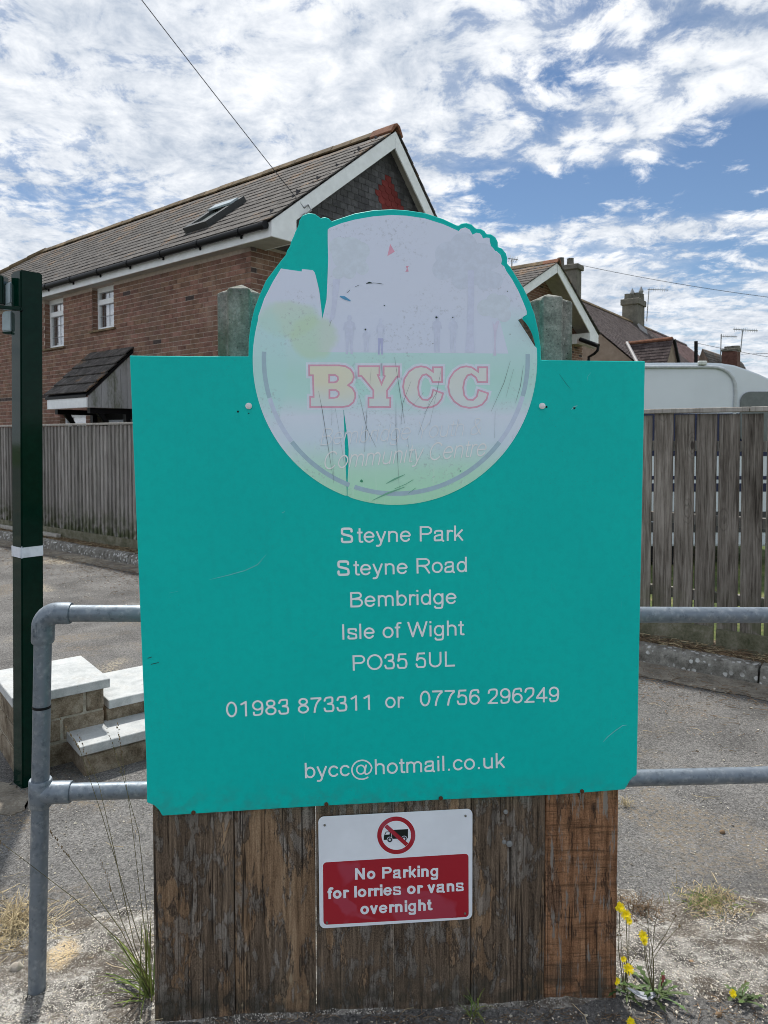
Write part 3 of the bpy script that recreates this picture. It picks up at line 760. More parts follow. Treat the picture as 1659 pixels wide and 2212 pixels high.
# ------------------------------------------------------------------ drawn sans-serif alphabet (cap height 100)
import numpy as np
def _arc(cx, cy, rx, ry, a0, a1, n=22):
    return [(cx + rx * math.cos(R(a0 + (a1 - a0) * k / n)), cy + ry * math.sin(R(a0 + (a1 - a0) * k / n))) for k in range(n + 1)]
def _sp(p, n=6):
    q = [p[0]] + list(p) + [p[-1]]; o = []
    for i in range(1, len(q) - 2):
        a, b, c, d = q[i - 1], q[i], q[i + 1], q[i + 2]
        for k in range(n):
            t = k / n
            o.append(tuple(0.5 * ((2 * b[j]) + (c[j] - a[j]) * t + (2 * a[j] - 5 * b[j] + 4 * c[j] - d[j]) * t * t + (3 * b[j] - a[j] - 3 * c[j] + d[j]) * t ** 3) for j in (0, 1)))
    return o + [p[-1]]
def skeleton(ch, w):
    """centre lines and advance of one character for stroke width w"""
    h, X = w / 2, 72.5
    ol, orr = 4.5 + h, 73.3 - h
    def bowl(x0, x1, y0=-1.0, y1=X + 1): return _arc((x0 + x1) / 2, (y0 + y1) / 2, (x1 - x0) / 2 - h, (y1 - y0) / 2 - h, 0, 360, 40)
    def arch(x0, x1, yb=0.0): return [(x0, 40)] + _arc((x0 + x1) / 2, X - 25, (x1 - x0) / 2, 26 - h, 180, 0, 14) + [(x1, yb)]
    def S_(W_, T, b): return _sp([(W_ - b * 1.0 - h, T * .735), (W_ * .80, T * .90), (W_ * .5, T + 1 - h), (W_ * .20, T * .915), (b + h, T * .755), (W_ * .20, T * .60), (W_ * .5, T * .515), (W_ * .80, T * .425), (W_ - b + 2 - h, T * .265), (W_ * .82, T * .085 + h * .15), (W_ * .5, h - 1), (W_ * .18, T * .09 + h * .15), (b - 1 + h, T * .31)])
    D = {
        'o': ([bowl(4.5, 73)], 77.7), 'c': ([_arc(38, X / 2, 33.5 - h, X / 2 + 1 - h, 34, 326, 34)], 70),
        'e': ([[(4.5 + h, X * .52), (73 - h, X * .52)], _arc(38.8, X / 2, 34.3 - h, X / 2 + 1 - h, 4, 330, 36)], 77.7),
        'n': ([[(9 + h, 0), (9 + h, X)], arch(9 + h, 69 - h)], 77.7), 'h': ([[(9 + h, 0), (9 + h, 100)], arch(9 + h, 69 - h)], 77.7),
        'm': ([[(9 + h, 0), (9 + h, X)], arch(9 + h, 58), arch(58, 107 - h)], 116), 'u': ([[(68.5 - h, X), (68.5 - h, 0)], [(9 + h, X), (9 + h, 30)] + _arc(38.8, 25, 29.8 - h, 26 - h, 180, 360, 14) + [(68.5 - h, 40)]], 77.7),
        'r': ([[(9 + h, 0), (9 + h, X)], _sp([(9 + h, 38), (12 + h, 54), (24 + h * .4, X - h - 2), (34, X - h), (46, X - h - 3)])], 46.5),
        'b': ([[(9 + h, 0), (9 + h, 100)], bowl(9, 73)], 77.7), 'd': ([[(68.5 - h, 0), (68.5 - h, 100)], bowl(4.5, 68.5)], 77.7),
        'g': ([[(68.5 - h, X), (68.5 - h, 6)] + _sp([(68.5 - h, 6), (66 - h, -12), (56, -25 + h * .6), (38, -29 + h), (20, -25 + h * .6), (8 + h, -12)]), bowl(4.5, 68.5, 0)], 77.7),
        'a': ([_sp([(7 + h, 51), (14 + h * .5, 64), (36, X + 1 - h), (58 - h * .4, 65), (64 - h, 50)]) + [(64 - h, 15)] + _sp([(64 - h, 15), (66 - h, 5), (69.5 - h * .5, 0)])[1:], _sp([(64 - h, 44), (50, 40.5), (28, 36.5), (11 + h * .6, 30), (5 + h, 19), (12 + h * .3, 6), (28, h - 1), (48, 6), (60 - h * .5, 17), (64 - h, 32)])], 77.7),
        's': ([S_(70, X, 7)], 70), 'S': ([S_(93, 100, 7)], 93),
        't': ([[(19, 94), (19, 20)] + _sp([(19, 20), (21, h + 3), (28, h), (37, h)])[1:], [(3, X - h), (37, X - h)]], 39),
        'f': ([[(19, 0), (19, 74)] + _sp([(19, 74), (20.5, 95 - h), (28, 101 - h), (41, 100.5 - h)])[1:], [(2.5, X - h), (37, X - h)]], 39),
        'y': ([[(2 + h, X), (35.5, 3)], [(68 - h, X), (36, 2)] + _sp([(36, 2), (30, -15), (22, -27 + h), (7, -28 + h)])[1:]], 70),
        'k': ([[(9 + h, 0), (9 + h, 100)], [(62, X), (13 + h, 26)], [(30, 43), (66 - h * .4, 0)]], 70),
        'v': ([[(2 + h, X), (35, h * .6), (68 - h, X)]], 70), 'W': ([[(2 + h, 100), (36.5, h * .8), (66, 100 - h), (95.5, h * .8), (130 - h, 100)]], 132),
        'P': ([[(11 + h, 0), (11 + h, 100)], [(11 + h, 100 - h), (54, 100 - h)] + _arc(56, 71, 33 - h, 29 - h, 90, -90, 16) + [(11 + h, 42 + h)]], 93),
        'R': ([[(11 + h, 0), (11 + h, 100)], [(11 + h, 100 - h), (60, 100 - h)] + _arc(62, 72, 33 - h, 28 - h, 90, -90, 16) + [(11 + h, 44 + h)], _sp([(50, 46), (62, 43), (74, 28), (94 - h * .5, 0)])], 101),
        'B': ([[(10 + h, 0), (10 + h, 100)], [(10 + h, 100 - h), (52, 100 - h)] + _arc(54, 76, 28 - h, 24 - h, 90, -90, 14) + [(10 + h, 52)], [(40, 52 + h * .02), (56, 52)] + _arc(57, 26 + h * .5, 31 - h, 26.5 - h * .5, 90, -90, 14) + [(10 + h, h)]], 93),
        'I': ([[(13 + h, 0), (13 + h, 100)]], 39), 'l': ([[(9 + h, 0), (9 + h, 100)]], 31), 'i': ([[(9 + h, 0), (9 + h, X)], [(9 + h, 100 - w * 1.1), (9 + h, 100)]], 31),
        'L': ([[(10 + h, 100), (10 + h, 0)], [(10, h), (73, h)]], 77.7), 'U': ([[(11 + h, 100), (11 + h, 40)] + _arc(50.5, 38, 39.5 - h, 39 - h, 180, 360, 20) + [(90 - h, 100)]], 101),
        'O': ([_arc(54.3, 50, 48.5 - h, 51.5 - h, 0, 360, 44)], 108.7), 'N': ([[(10.5 + h, 0), (10.5 + h, 100)], [(90 - h, 0), (90 - h, 100)], [(12 + h, 100 - h * .6), (88.5 - h, h * .6)]], 101),
        '0': ([_arc(38.9, 50, 33 - h, 51 - h, 0, 360, 40)], 77.7), '1': ([[(46, 0), (46, 100)], [(15, 77), (32, 86), (46, 99 - h)]], 77.7),
        '2': ([_sp([(5 + h, 70), (12 + h, 90), (38, 101 - h), (62 - h * .4, 92), (69 - h, 73), (58, 51), (32, 27), (9 + h, h)]), [(6, h), (70, h)]], 77.7),
        '3': ([_sp([(5 + h, 73), (14 + h, 91), (37, 101 - h), (58 - h * .2, 93), (65 - h, 76), (56 - h * .2, 60), (30, 53.5)]), _sp([(30, 53.5), (57, 48.5), (70 - h, 30), (60 - h * .2, 8), (37, h - 1), (14 + h * .5, 8), (4 + h, 27)])], 77.7),
        '4': ([[(52, 0), (52, 99)], [(51, 98 - h), (9, 35)], [(3, 24 + h), (75, 24 + h)]], 77.7),
        '5': ([[(65, 100 - h), (21, 100 - h), (14, 49)], _sp([(14, 50), (26, 61), (40, 65 - h * .3), (60 - h * .2, 56), (71 - h, 33), (60 - h * .2, 8), (37, h - 1), (14 + h * .5, 8), (4 + h, 27)])], 77.7),
        '6': ([_arc(39, 32.5, 33 - h, 33.5 - h, 0, 360, 36), _sp([(69 - h, 76), (60, 93), (42, 101 - h), (20, 88), (8 + h * .6, 58), (6 + h, 34)])], 77.7),
        '9': ([_arc(38.8, 67.5, 33 - h, 33.5 - h, 0, 360, 36), _sp([(8.8 + h, 24), (17.8, 7), (36, h - 1), (58, 12), (69.8 - h * .6, 42), (71.8 - h, 66)])], 77.7),
        '7': ([[(6, 100 - h), (70, 100 - h)], _sp([(68, 97 - h), (48, 70), (34, 38), (27, 0)])], 77.7),
        '8': ([_arc(38.9, 76, 28.5 - h, 25 - h, 0, 360, 32), _arc(38.9, 28, 33.5 - h, 29 - h, 0, 360, 36)], 77.7),
        '.': ([[(19, 0), (19, w * 1.1)]], 39), ' ': ([], 39), '-': ([[(4, 36), (42, 36)]], 46),
        '@': ([_arc(71, 36, 64 - h * .5, 64 - h * .5, -52, -350, 60), _arc(64, 37, 27 - h * .4, 30 - h * .4, 0, 360, 30), [(98, 68), (89, 22)] + _sp([(89, 22), (92, 8), (104, 7), (122, 20), (134.6 - h * .5, 47)])[1:]], 142),
    }
    D['C'] = ([_arc(52, 50, 46 - h, 51.5 - h, 38, 322, 40)], 100)
    D['Y'] = ([[(3 + h, 100), (46, 42), (46, 0)], [(89 - h, 100), (46, 42)]], 93)
    D['&'] = ([_sp([(88, 0), (50, 45), (26, 76), (30, 94), (46, 100 - h), (60, 92), (60, 76), (40, 56), (14, 38), (8 + h, 22), (18, 6), (40, h), (64, 12), (80, 44)])], 93)
    return D.get(ch, ([], 60))
_GL = {}
def glyph(ch, w):
    """outline loops of a character: contour of the distance to its strokes, flat at the ends"""
    if (ch, w) in _GL: return _GL[(ch, w)]
    key = (ch, w)
    if ch == '@': w = w * .80
    elif w > 18: w = w * {'s': .72, 'a': .82, 'e': .84, 'g': .86, 'k': .92, 'P': .94}.get(ch, 1.0)
    elif w > 14: w = w * .94
    st, adv = skeleton(ch, w)
    ws = w
    loops = []
    if st:
        g = 1.57; x0, x1, y0, y1 = -14.1373, adv + 26, -46.2917, 118
        xs, ys = np.arange(x0, x1, g), np.arange(y0, y1, g); XX, YY = np.meshgrid(xs, ys)
        D = np.full(XX.shape, 1e3)
        for s in st:
            closed = math.hypot(s[0][0] - s[-1][0], s[0][1] - s[-1][1]) < 1e-3
            for i in range(len(s) - 1):
                (ax_, ay_), (bx_, by_) = s[i], s[i + 1]; L = math.hypot(bx_ - ax_, by_ - ay_)
                if L < 1e-6: continue
                ux, uy = (bx_ - ax_) / L, (by_ - ay_) / L
                t = (XX - ax_) * ux + (YY - ay_) * uy; p = np.abs(-(XX - ax_) * uy + (YY - ay_) * ux)
                lo = -t; hi = t - L
                d = np.hypot(np.maximum(np.maximum(lo, hi), 0), p) - ws / 2
                if i == 0 and not closed: d = np.maximum(d, lo)
                if i == len(s) - 2 and not closed: d = np.maximum(d, hi)
                D = np.minimum(D, d)
        seg = {}
        def ip(i, j, k, l):
            if (k, l) < (i, j): i, j, k, l = k, l, i, j
            a, b = D[j, i], D[l, k]; t = a / (a - b)
            return (round(xs[i] + (xs[k] - xs[i]) * t, 4), round(ys[j] + (ys[l] - ys[j]) * t, 4))
        ins = D < 0
        for j in range(len(ys) - 1):
            for i in range(len(xs) - 1):
                c = (ins[j, i], ins[j, i + 1], ins[j + 1, i + 1], ins[j + 1, i]); n = sum(c)
                if n == 0 or n == 4: continue
                E_ = [(i, j, i + 1, j), (i + 1, j, i + 1, j + 1), (i + 1, j + 1, i, j + 1), (i, j + 1, i, j)]
                en = [k for k in range(4) if c[k] and not c[(k + 1) % 4]]; ex = [k for k in range(4) if not c[k] and c[(k + 1) % 4]]
                for a in en:
                    b = min(ex, key=lambda q: (q - a) % 4) if len(ex) > 1 else ex[0]
                    seg[ip(*E_[a])] = ip(*E_[b])
        while seg:
            a = next(iter(seg)); lp = [a]; b = seg.pop(a)
            while b in seg and b != a: lp.append(b); b = seg.pop(b)
            lp = [p for k, p in enumerate(lp) if math.hypot(p[0] - lp[k - 1][0], p[1] - lp[k - 1][1]) > 0.25]
            if len(lp) > 5:
                o = [lp[0]]
                for k in range(1, len(lp)):     # drop points on straight runs
                    p, q, r = o[-1], lp[k], lp[(k + 1) % len(lp)]
                    if abs((q[0] - p[0]) * (r[1] - p[1]) - (q[1] - p[1]) * (r[0] - p[0])) > 0.12: o.append(q)
                if len(o) > 2: loops.append(o)
    _GL[key] = (loops, adv)
    return _GL[key]
def write(name, s, pa, pb, cap, parent, n, mat, w=12.5, shear=0.0, track=0.0):
    """set a line of drawn letters, each letter a part, from pa to pb along the baseline"""
    run, x = [], 0.0
    for ch in s:
        lp, adv = glyph(ch, w)
        if lp: run.append([[(x + p[0] + shear * p[1], p[1]) for p in l] for l in lp])
        x += adv + track
    xs = [p[0] for r in run for l in r for p in l]; a, b = min(xs), max(xs)
    dx, dy = pb[0] - pa[0], pb[1] - pa[1]; L = math.hypot(dx, dy); ux, uy = dx / L, dy / L
    def f(p): tx, ty = (p[0] - a) / (b - a) * L, p[1] / 100 * cap; return (pa[0] + ux * tx - uy * ty, pa[1] + uy * tx + ux * ty)
    for r in run: fill(name, [[f(p) for p in l] for l in r], mat, parent, n)

def text(name, s, pa, pb, cap, parent, n, mat, bold=0.0, shear=0.0, thick=0.0002, capref='H'):
    def mk(t):
        cu = bpy.data.curves.new(name, 'FONT'); cu.body = t; cu.size = 1; cu.offset = bold; cu.shear = shear; cu.resolution_u = 4; cu.fill_mode = 'FRONT'
        return cu
    cr = mk(capref); m = to_mesh(cr, mat, 0); hcap = max(v.co.y for v in m.vertices); bpy.data.meshes.remove(m); bpy.data.curves.remove(cr)
    cu = mk(s); me = to_mesh(cu, mat, 0, None, name); bpy.data.curves.remove(cu)
    xs = [v.co.x for v in me.vertices]; a, b = min(xs), max(xs)
    dx, dy = pb[0] - pa[0], pb[1] - pa[1]; L = math.hypot(dx, dy); ux, uy = dx / L, dy / L
    for v in me.vertices:
        tx, ty = (v.co.x - a) / (b - a) * L, v.co.y / hcap * cap
        v.co = (pa[0] + ux * tx - uy * ty, pa[1] + uy * tx + ux * ty, n)
    return link_obj(name, me, parent)
def capm(x, y, h):
    a, b = s2(x, y), s2(x, y - h); return math.hypot(a[0] - b[0], a[1] - b[1])

def teal_mat():
    g = G('teal_panel'); p = g.obj()
    hair = g.noise(g.map(p, (1, 1, 1), (0, 0, 0), (0, 0, 0.5)), 260, 4, 0.7, 1.4)
    broad = g.noise(p, 3.0, 4, 0.5)
    c = g.mix(g.rng(hair, 0.45, 0.72, 0, 0.35), (0.0005, 0.56, 0.505), (0.004, 0.68, 0.61))
    c = g.mix(g.rng(broad, 0.35, 0.7, 0, 0.35), c, (0.0005, 0.49, 0.465))
    s_ = g.noise(g.map(p, (1, 0.02, 1), (0, 0, 0), (0, 0, 0.9)), 330, 2, 0.4)
    c = g.mix(g.math('MULTIPLY', g.rng(s_, 0.70, 0.76), g.rng(g.noise(p, 9, 2), 0.56, 0.66, 0, 0.35)), c, (0.10, 0.55, 0.55))
    # rain streaks, dust and darker grime near the foot
    q = g.sep(p); st_ = g.noise(g.map(p, (1, 0.05, 1)), 45, 5, 0.65)
    c = g.mix(g.rng(st_, 0.52, 0.75, 0, 0.08), c, (0.02, 0.30, 0.29))
    c = g.mix(g.rng(g.noise(p, 38, 6, 0.75), 0.42, 0.66, 0, 0.28), c, (0.003, 0.43, 0.40))
    c = g.mix(g.math('MULTIPLY', g.rng(g.noise(p, 190, 3, .7), 0.60, 0.70), g.rng(g.noise(p, 5, 3), 0.42, 0.62, 0, 0.4)), c, (0.05, 0.20, 0.19))
    c = g.mix(g.math('MULTIPLY', g.rng(q[1], 0.10, 0.0, 0, 1), g.rng(g.noise(p, 24, 4), 0.4, 0.65, 0, 0.35)), c, (0.05, 0.22, 0.20))
    g.bump(hair, 0.14, 0.001)
    return g.done(c, 0.45, 0.18)
TEAL = teal_mat()
LT = plain('vinyl_white', (0.88, 0.94, 0.97), 0.45, 0.4, 0, 0.03)
outline = [(280, 768), (408, 769.3), (536.5, 769.8), (537.3, 732.6), (542.5, 695.4), (549.9, 665.6), (561.8, 634.4), (574.4, 606.1), (581.1, 597.2), (606.4, 563.7), (617.4, 550.2),
           (619.8, 542), (627, 530), (628.4, 522.6), (635, 509), (637.4, 501.5), (644.2, 488.5), (646.8, 475.6), (653.8, 464.7), (667.7, 459.7), (679.6, 461.7), (688.5, 467.7), (692.9, 471.6),
           (696, 469.8), (702.4, 468.7), (710.3, 471.6), (716.3, 477.6), (731.2, 472.6), (766.9, 460.7), (806.6, 453.8), (846.2, 451.8), (877.8, 453.8), (917.5, 459.7), (957.2, 472.6), (988.9, 487.5),
           (996.9, 482.6), (1006.8, 481.2), (1018.7, 484.5), (1028, 493.5), (1038.5, 494.1), (1046.5, 498.4), (1051.4, 505.4), (1060.4, 505.4), (1070.3, 512.3), (1075.6, 522.2), (1075.6, 533.2),
           (1084.2, 536.1), (1093.1, 547), (1096.1, 558), (1095.5, 568.9), (1102, 575.8), (1115.9, 597.6), (1131.8, 623.4), (1145.7, 653.2), (1155.6, 681), (1163.5, 716.7), (1168.2, 750), (1168.8, 777.6),
           (1280, 779.2), (1393.7, 780.3), (1385, 1213), (1376.4, 1645.8), (1375.8, 1674.4), (1367, 1680), (1361, 1687), (1356, 1696), (1350, 1705.8), (1207, 1717.2), (950, 1728), (713.2, 1740.4), (520, 1752),
           (350.4, 1762.7), (343.9, 1751.1), (333.2, 1740.4), (317.3, 1733.9), (316, 1645.8), (298, 1207)]
S = MB(); S.prism([Vector((*s2(x, y), -0.0065)) for x, y in outline], (0, 0, 0.0065)); S.build('panel', TEAL, sign, local=True, bevel=0.0018)
# packing battens that carry the panel off the posts
for xa, xb in ((490, 540), (1172, 1216)):
    a0, a1 = s2(xa, 900), s2(xb, 1650)
    S = MB(); S.box((a0[0], s2(xa, 1250)[1], -0.055), (0.055, 0, 0), (0, s2(xa, 800)[1] - s2(xa, 1250)[1], 0), (0, 0, 0.048)); S.build('batten', M['wood_grey'], sign, local=True)

# round sticker, torn
def ell(t): return (853 + 307 * math.cos(t), 777 + 313.5 * math.sin(t))
stk = []
t = R(-4.6)
while t < R(109.4): stk.append(ell(t)); t += R(2.5)
stk += [(750.6, 1070.6), zC(1020, 1350), zC(1028, 1200), zC(1031, 1020), zC(1026, 960), zC(1018, 880), zC(1000, 760), zC(985, 650), (741.5, 878), zC(976, 640), zC(985, 850), zC(990, 1000), zC(1005, 1350), (749.2, 1070.2)]
t = R(110.6)
while t < R(198): stk.append(ell(t)); t += R(2.5)
stk += [(558, 683), (571, 645), (590, 608), (607.1, 580.2), zA(400, 728), zA(520, 745), zA(522, 718), zA(640, 730), zA(660, 752), zA(672, 790), zA(710, 950), zA(730, 1120), zA(745, 1258), zA(765, 1170), zA(790, 1050), zA(800, 850), zA(808, 600), zA(803, 420), zA(803, 290), zA(820, 272),
        zA(950, 220), zA(1100, 180), zA(1300, 145), zA(1500, 130), zB(0, 138), zB(200, 167), zB(400, 230), zB(570, 305), zB(590, 280), zB(640, 265), zB(690, 290), zB(720, 345), zB(760, 323), zB(800, 330), zB(822, 355), zB(832, 385), zB(870, 376), zB(905, 380), zB(908, 420), zB(918, 460), zB(912, 490),
        zB(860, 512), zB(930, 515), zB(980, 522), zB(1025, 565), zB(1040, 620), zB(1030, 665), zB(1065, 690), zB(1087, 740), zB(1150, 830), zB(1220, 960), zB(1280, 1100), zB(1310, 1180), zB(1308, 1215), zB(1265, 1240), zB(1260, 1265), zB(1215, 1275), zB(1270, 1360), zB(1330, 1450), zB(1395, 1555)]
def lm(pts): return [s2(*p) for p in pts]
def sticker_mat():
    g = G('sticker_print'); p = g.obj(); q = g.sep(p)
    yb, yt = s2(853, 1090)[1], s2(853, 465)[1]
    w = g.math('MULTIPLY', g.math('SUBTRACT', g.noise(p, 7, 4), 0.5), 0.05)
    tt = g.math('ADD', g.math('MULTIPLY', g.math('SUBTRACT', q[1], yb), 1 / (yt - yb)), w)
    BW = (0.710, 0.830, 0.990)
    c = g.ramp(tt, (0.0, (0.46, 0.88, 0.60)), (0.12, (0.54, 0.88, 0.72)), (0.22, (0.70, 0.85, 0.97)), (0.31, (0.76, 0.86, 0.99)), (0.38, (0.55, 0.87, 0.84)), (0.45, (0.53, 0.85, 0.80)), (0.60, (0.64, 0.86, 0.92)), (0.9, (0.72, 0.82, 0.98)))
    # above the printed lawn
    ty = s2(853, 762)[1]; xr0, xr1 = s2(705, 762)[0], s2(1098, 762)[0]
    edge = g.math('ADD', xr1, g.math('MULTIPLY', g.math('SUBTRACT', q[1], ty), -0.28))
    sky_ = g.math('MULTIPLY', g.math('GREATER_THAN', q[1], ty), g.math('MULTIPLY', g.rng(q[0], xr0 - 0.04, xr0 + 0.002), g.math('LESS_THAN', q[0], edge)))
    c = g.mix(sky_, c, (0.74, 0.82, 0.99))
    up = g.rng(q[1], s2(853, 700)[1], s2(853, 640)[1])
    c = g.mix(up, c, (0.75, 0.82, 0.98))
    # bush on the left
    def blob(x, y, rx, ry, k):
        cx_, cy_ = s2(x, y); d = g.math('ADD', g.math('POWER', g.math('MULTIPLY', g.math('SUBTRACT', q[0], cx_), 1 / rx), 2.0), g.math('POWER', g.math('MULTIPLY', g.math('SUBTRACT', q[1], cy_), 1 / ry), 2.0))
        d = g.math('ADD', d, g.math('MULTIPLY', g.math('SUBTRACT', g.noise(p, 22, 3), 0.5), 0.9))
        return g.rng(d, 0.5, 1.2, k, 0)
    c = g.mix(blob(624, 690, 0.085, 0.05, 0.5), c, (0.592, 0.805, 0.558))
    c = g.mix(blob(678, 730, 0.065, 0.06, 0.55), c, (0.592, 0.805, 0.558))
    c = g.mix(blob(582, 790, 0.05, 0.16, 0.5), c, (0.533, 0.854, 0.863))
    # grime
    gr = g.noise(p, 90, 6, 0.75); gm = g.noise(p, 6, 3, 0.6)
    c = g.mix(g.math('MULTIPLY', g.rng(gr, 0.52, 0.68), g.rng(gm, 0.46, 0.62, 0, 0.42)), c, (0.26, 0.29, 0.34))
    gs = g.noise(g.map(p, (1, 0.08, 1)), 120, 4, 0.6)
    c = g.mix(g.math('MULTIPLY', g.rng(gs, 0.54, 0.7), g.rng(q[1], yb + 0.30, yb + 0.05, 0, 0.3)), c, (0.733, 0.952, 0.837))
    g.bump(g.noise(p, 14, 3), 0.08, 0.01)
    return g.done(c, 0.40, 0.4)
sticker = fill('sticker', [lm(stk)], sticker_mat(), sign, 0.0009, 0, 0.0006)
# the flap of the sticker that curls away on the right
S = MB(); c0, c1 = zB(1218, 1272), zB(1398, 1560)
m0 = [s2(c0[0] + (c1[0] - c0[0]) * k / 6, c0[1] + (c1[1] - c0[1]) * k / 6) for k in range(7)]
vs_, fs_ = [], []
for i, (x, y) in enumerate(m0):
    wd = 0.016 * math.sin(math.pi * (0.25 + 0.72 * i / 6))
    for k in range(4):
        a = k / 3 * 2.2; vs_.append((x + wd * math.sin(a) * 0.62, y + wd * math.sin(a) * .35, 0.0016 + wd * 0.5 * (1 - math.cos(a))))
for i in range(6):
    for k in range(3): a = i * 4 + k; fs_.append((a, a + 1, a + 5, a + 4))
S.add(vs_, fs_); S.build('curled_flap', plain('sticker_back', (0.16, 0.13, 0.10), 0.7, 0.3, 0, 0.5, 120), sticker, local=True, fix=False)

def pr(name, col): return plain(name, col, 0.42, 0.4, 0, 0.05, 60)
RED, YEL, HAL = pr('print_red', (0.78, 0.42, 0.56)), None, pr('print_halo', (0.76, 0.86, 0.97))
g = G('print_yellow'); q = g.sep(g.obj())
gx_ = g.rng(q[0], s2(690, 835)[0], s2(960, 835)[0], 0.1, 0.78)
YEL = g.done(g.mix(gx_, g.mix(g.rng(g.math('ADD', q[1], g.math('MULTIPLY', g.noise(g.obj(), 12, 3), 0.06)), s2(853, 872)[1] + .02, s2(853, 820)[1] + .03), (0.72, 0.84, 0.86), (0.84, 0.83, 0.64)), (0.76, 0.85, 0.88)), 0.42, 0.4)
Bo = [(590, 98), (930, 98), (1000, 108), (1055, 140), (1090, 190), (1097, 240), (1075, 295), (1040, 322), (1080, 350), (1108, 400), (1113, 455), (1090, 515), (1035, 558), (960, 570), (603, 570), (603, 440), (640, 440), (633, 225), (593, 225)]
B1 = [(828, 222), (880, 222), (903, 238), (906, 260), (895, 276), (870, 283), (828, 283)]
B2 = [(831, 385), (888, 385), (912, 403), (914, 425), (900, 444), (870, 452), (831, 452)]
Yo = [(1128, 107), (1375, 107), (1375, 222), (1362, 222), (1388, 285), (1412, 228), (1402, 222), (1402, 109), (1588, 109), (1588, 240), (1560, 240), (1457, 385), (1457, 450), (1492, 450), (1492, 570), (1237, 570), (1237, 450), (1290, 450), (1290, 382), (1166, 232), (1128, 232)]
Co = [(770, 118), (888, 118), (888, 298), (770, 298), (748, 245), (705, 214), (670, 224), (640, 275), (626, 350), (638, 430), (670, 470), (720, 475), (758, 440), (775, 362), (900, 405), (880, 480), (830, 540), (765, 570), (680, 579), (590, 560), (512, 505), (462, 430), (445, 340), (460, 250), (512, 170), (580, 122), (650, 108), (715, 120), (770, 158)]
Cf = [(x - 491, y) for x, y in Co]
for nm, lps in (('letter_b', [[zC(*p) for p in Bo], [zC(*p) for p in B1], [zC(*p) for p in B2]]), ('letter_y', [[zC(*p) for p in Yo]]), ('letter_c', [[zD(*p) for p in Cf]]), ('letter_c', [[zD(*p) for p in Co]])):
    L3 = [lm(l) for l in lps]
    fill('letter_halo', L3[:1], HAL, sticker, 0.0017, 0.0058)
    fill(nm, L3, RED, sticker, 0.0020)
    fill('letter_fill', L3, YEL, sticker, 0.0023, -0.0046)
# ring round the lower half
def ring_(a0, a1, col, nm='ring'):
    o_, i_ = [], []
    n = 48
    for k in range(n + 1):
        t = R(a0 + (a1 - a0) * k / n)
        o_.append((855 + 289.5 * math.cos(t), 775 + 296 * math.sin(t))); i_.append((855 + 280 * math.cos(t), 775 + 286.5 * math.sin(t)))
    fill(nm, [lm(o_ + i_[::-1])], col, sticker, 0.0017)
rg, rf = pr('print_ring', (0.42, 0.60, 0.70)), pr('print_ring_faded', (0.62, 0.73, 0.90))
ring_(-2, 16, rg); ring_(16.2, 38, rf); ring_(38.2, 108.3, rg); ring_(110.6, 142, rg); ring_(142.2, 163, rf); ring_(163.2, 183, rg)
# kite and the trail below it
PK = pr('print_pink', (0.82, 0.42, 0.56))
fill('kite', [lm([zA(1482, 445), zA(1532, 530), zA(1452, 577)])], PK, sticker, 0.0017)
fill('kite_bow', [lm([zB(-8, 685), zB(28, 685), zB(12, 710), zB(25, 745), zB(-12, 748), zB(5, 715)])], PK, sticker, 0.0017)
# trees, very faded
def crown(circs, Z):
    cx_ = sum(c[0] for c in circs) / len(circs); cy_ = sum(c[1] for c in circs) / len(circs); pts = []
    for k in range(140):
        t = 2 * math.pi * k / 140; best = 5
        for (x, y, r) in circs:
            dx, dy = x - cx_, y - cy_; b = dx * math.cos(t) + dy * math.sin(t); d = b * b - dx * dx - dy * dy + r * r
            if d >= 0: best = max(best, b + math.sqrt(d))
        pts.append(Z(cx_ + best * math.cos(t), cy_ + best * math.sin(t)))
    return lm(pts)
GT = pr('print_tree', (0.70, 0.78, 0.935)); GT2 = pr('print_tree_green', (0.715, 0.81, 0.93)); TR = pr('print_trunk', (0.70, 0.765, 0.96))
fill('printed_tree', [crown([(400, 720, 118), (600, 830, 110), (840, 885, 66), (620, 470, 150), (820, 600, 165), (450, 560, 140), (700, 720, 180), (930, 620, 100), (960, 840, 90)], zB)], GT, sticker, 0.0017)
fill('printed_tree', [crown([(860, 1140, 92), (950, 1060, 78), (1040, 1090, 92), (1060, 1215, 80), (960, 1180, 70)], zB)], GT2, sticker, 0.0017)
fill('printed_tree', [crown([(1040, 560, 190), (1180, 710, 72), (1040, 755, 70), (920, 760, 66), (1160, 520, 100), (930, 480, 110)], zA)], GT2, sticker, 0.0017)
fill('printed_trunk', [lm([zB(668, 730), zB(738, 730), zB(735, 1100), zB(728, 1400), zB(742, 1622), zB(638, 1622), zB(658, 1400), zB(668, 1100)])], TR, sticker, 0.0020)
fill('printed_trunk', [lm([zB(935, 1290), zB(955, 1330), zB(985, 1280), zB(1010, 1290), zB(980, 1400), zB(970, 1560), zB(978, 1660), zB(944, 1660), zB(955, 1560), zB(950, 1400)])], pr('print_trunk_pink', (0.74, 0.74, 0.93)), sticker, 0.0020)
fill('printed_trunk', [lm([zA(860, 830), zA(940, 830), zA(900, 1100), zA(880, 1240), zA(820, 1300), zA(850, 1100)])], TR, sticker, 0.0020)
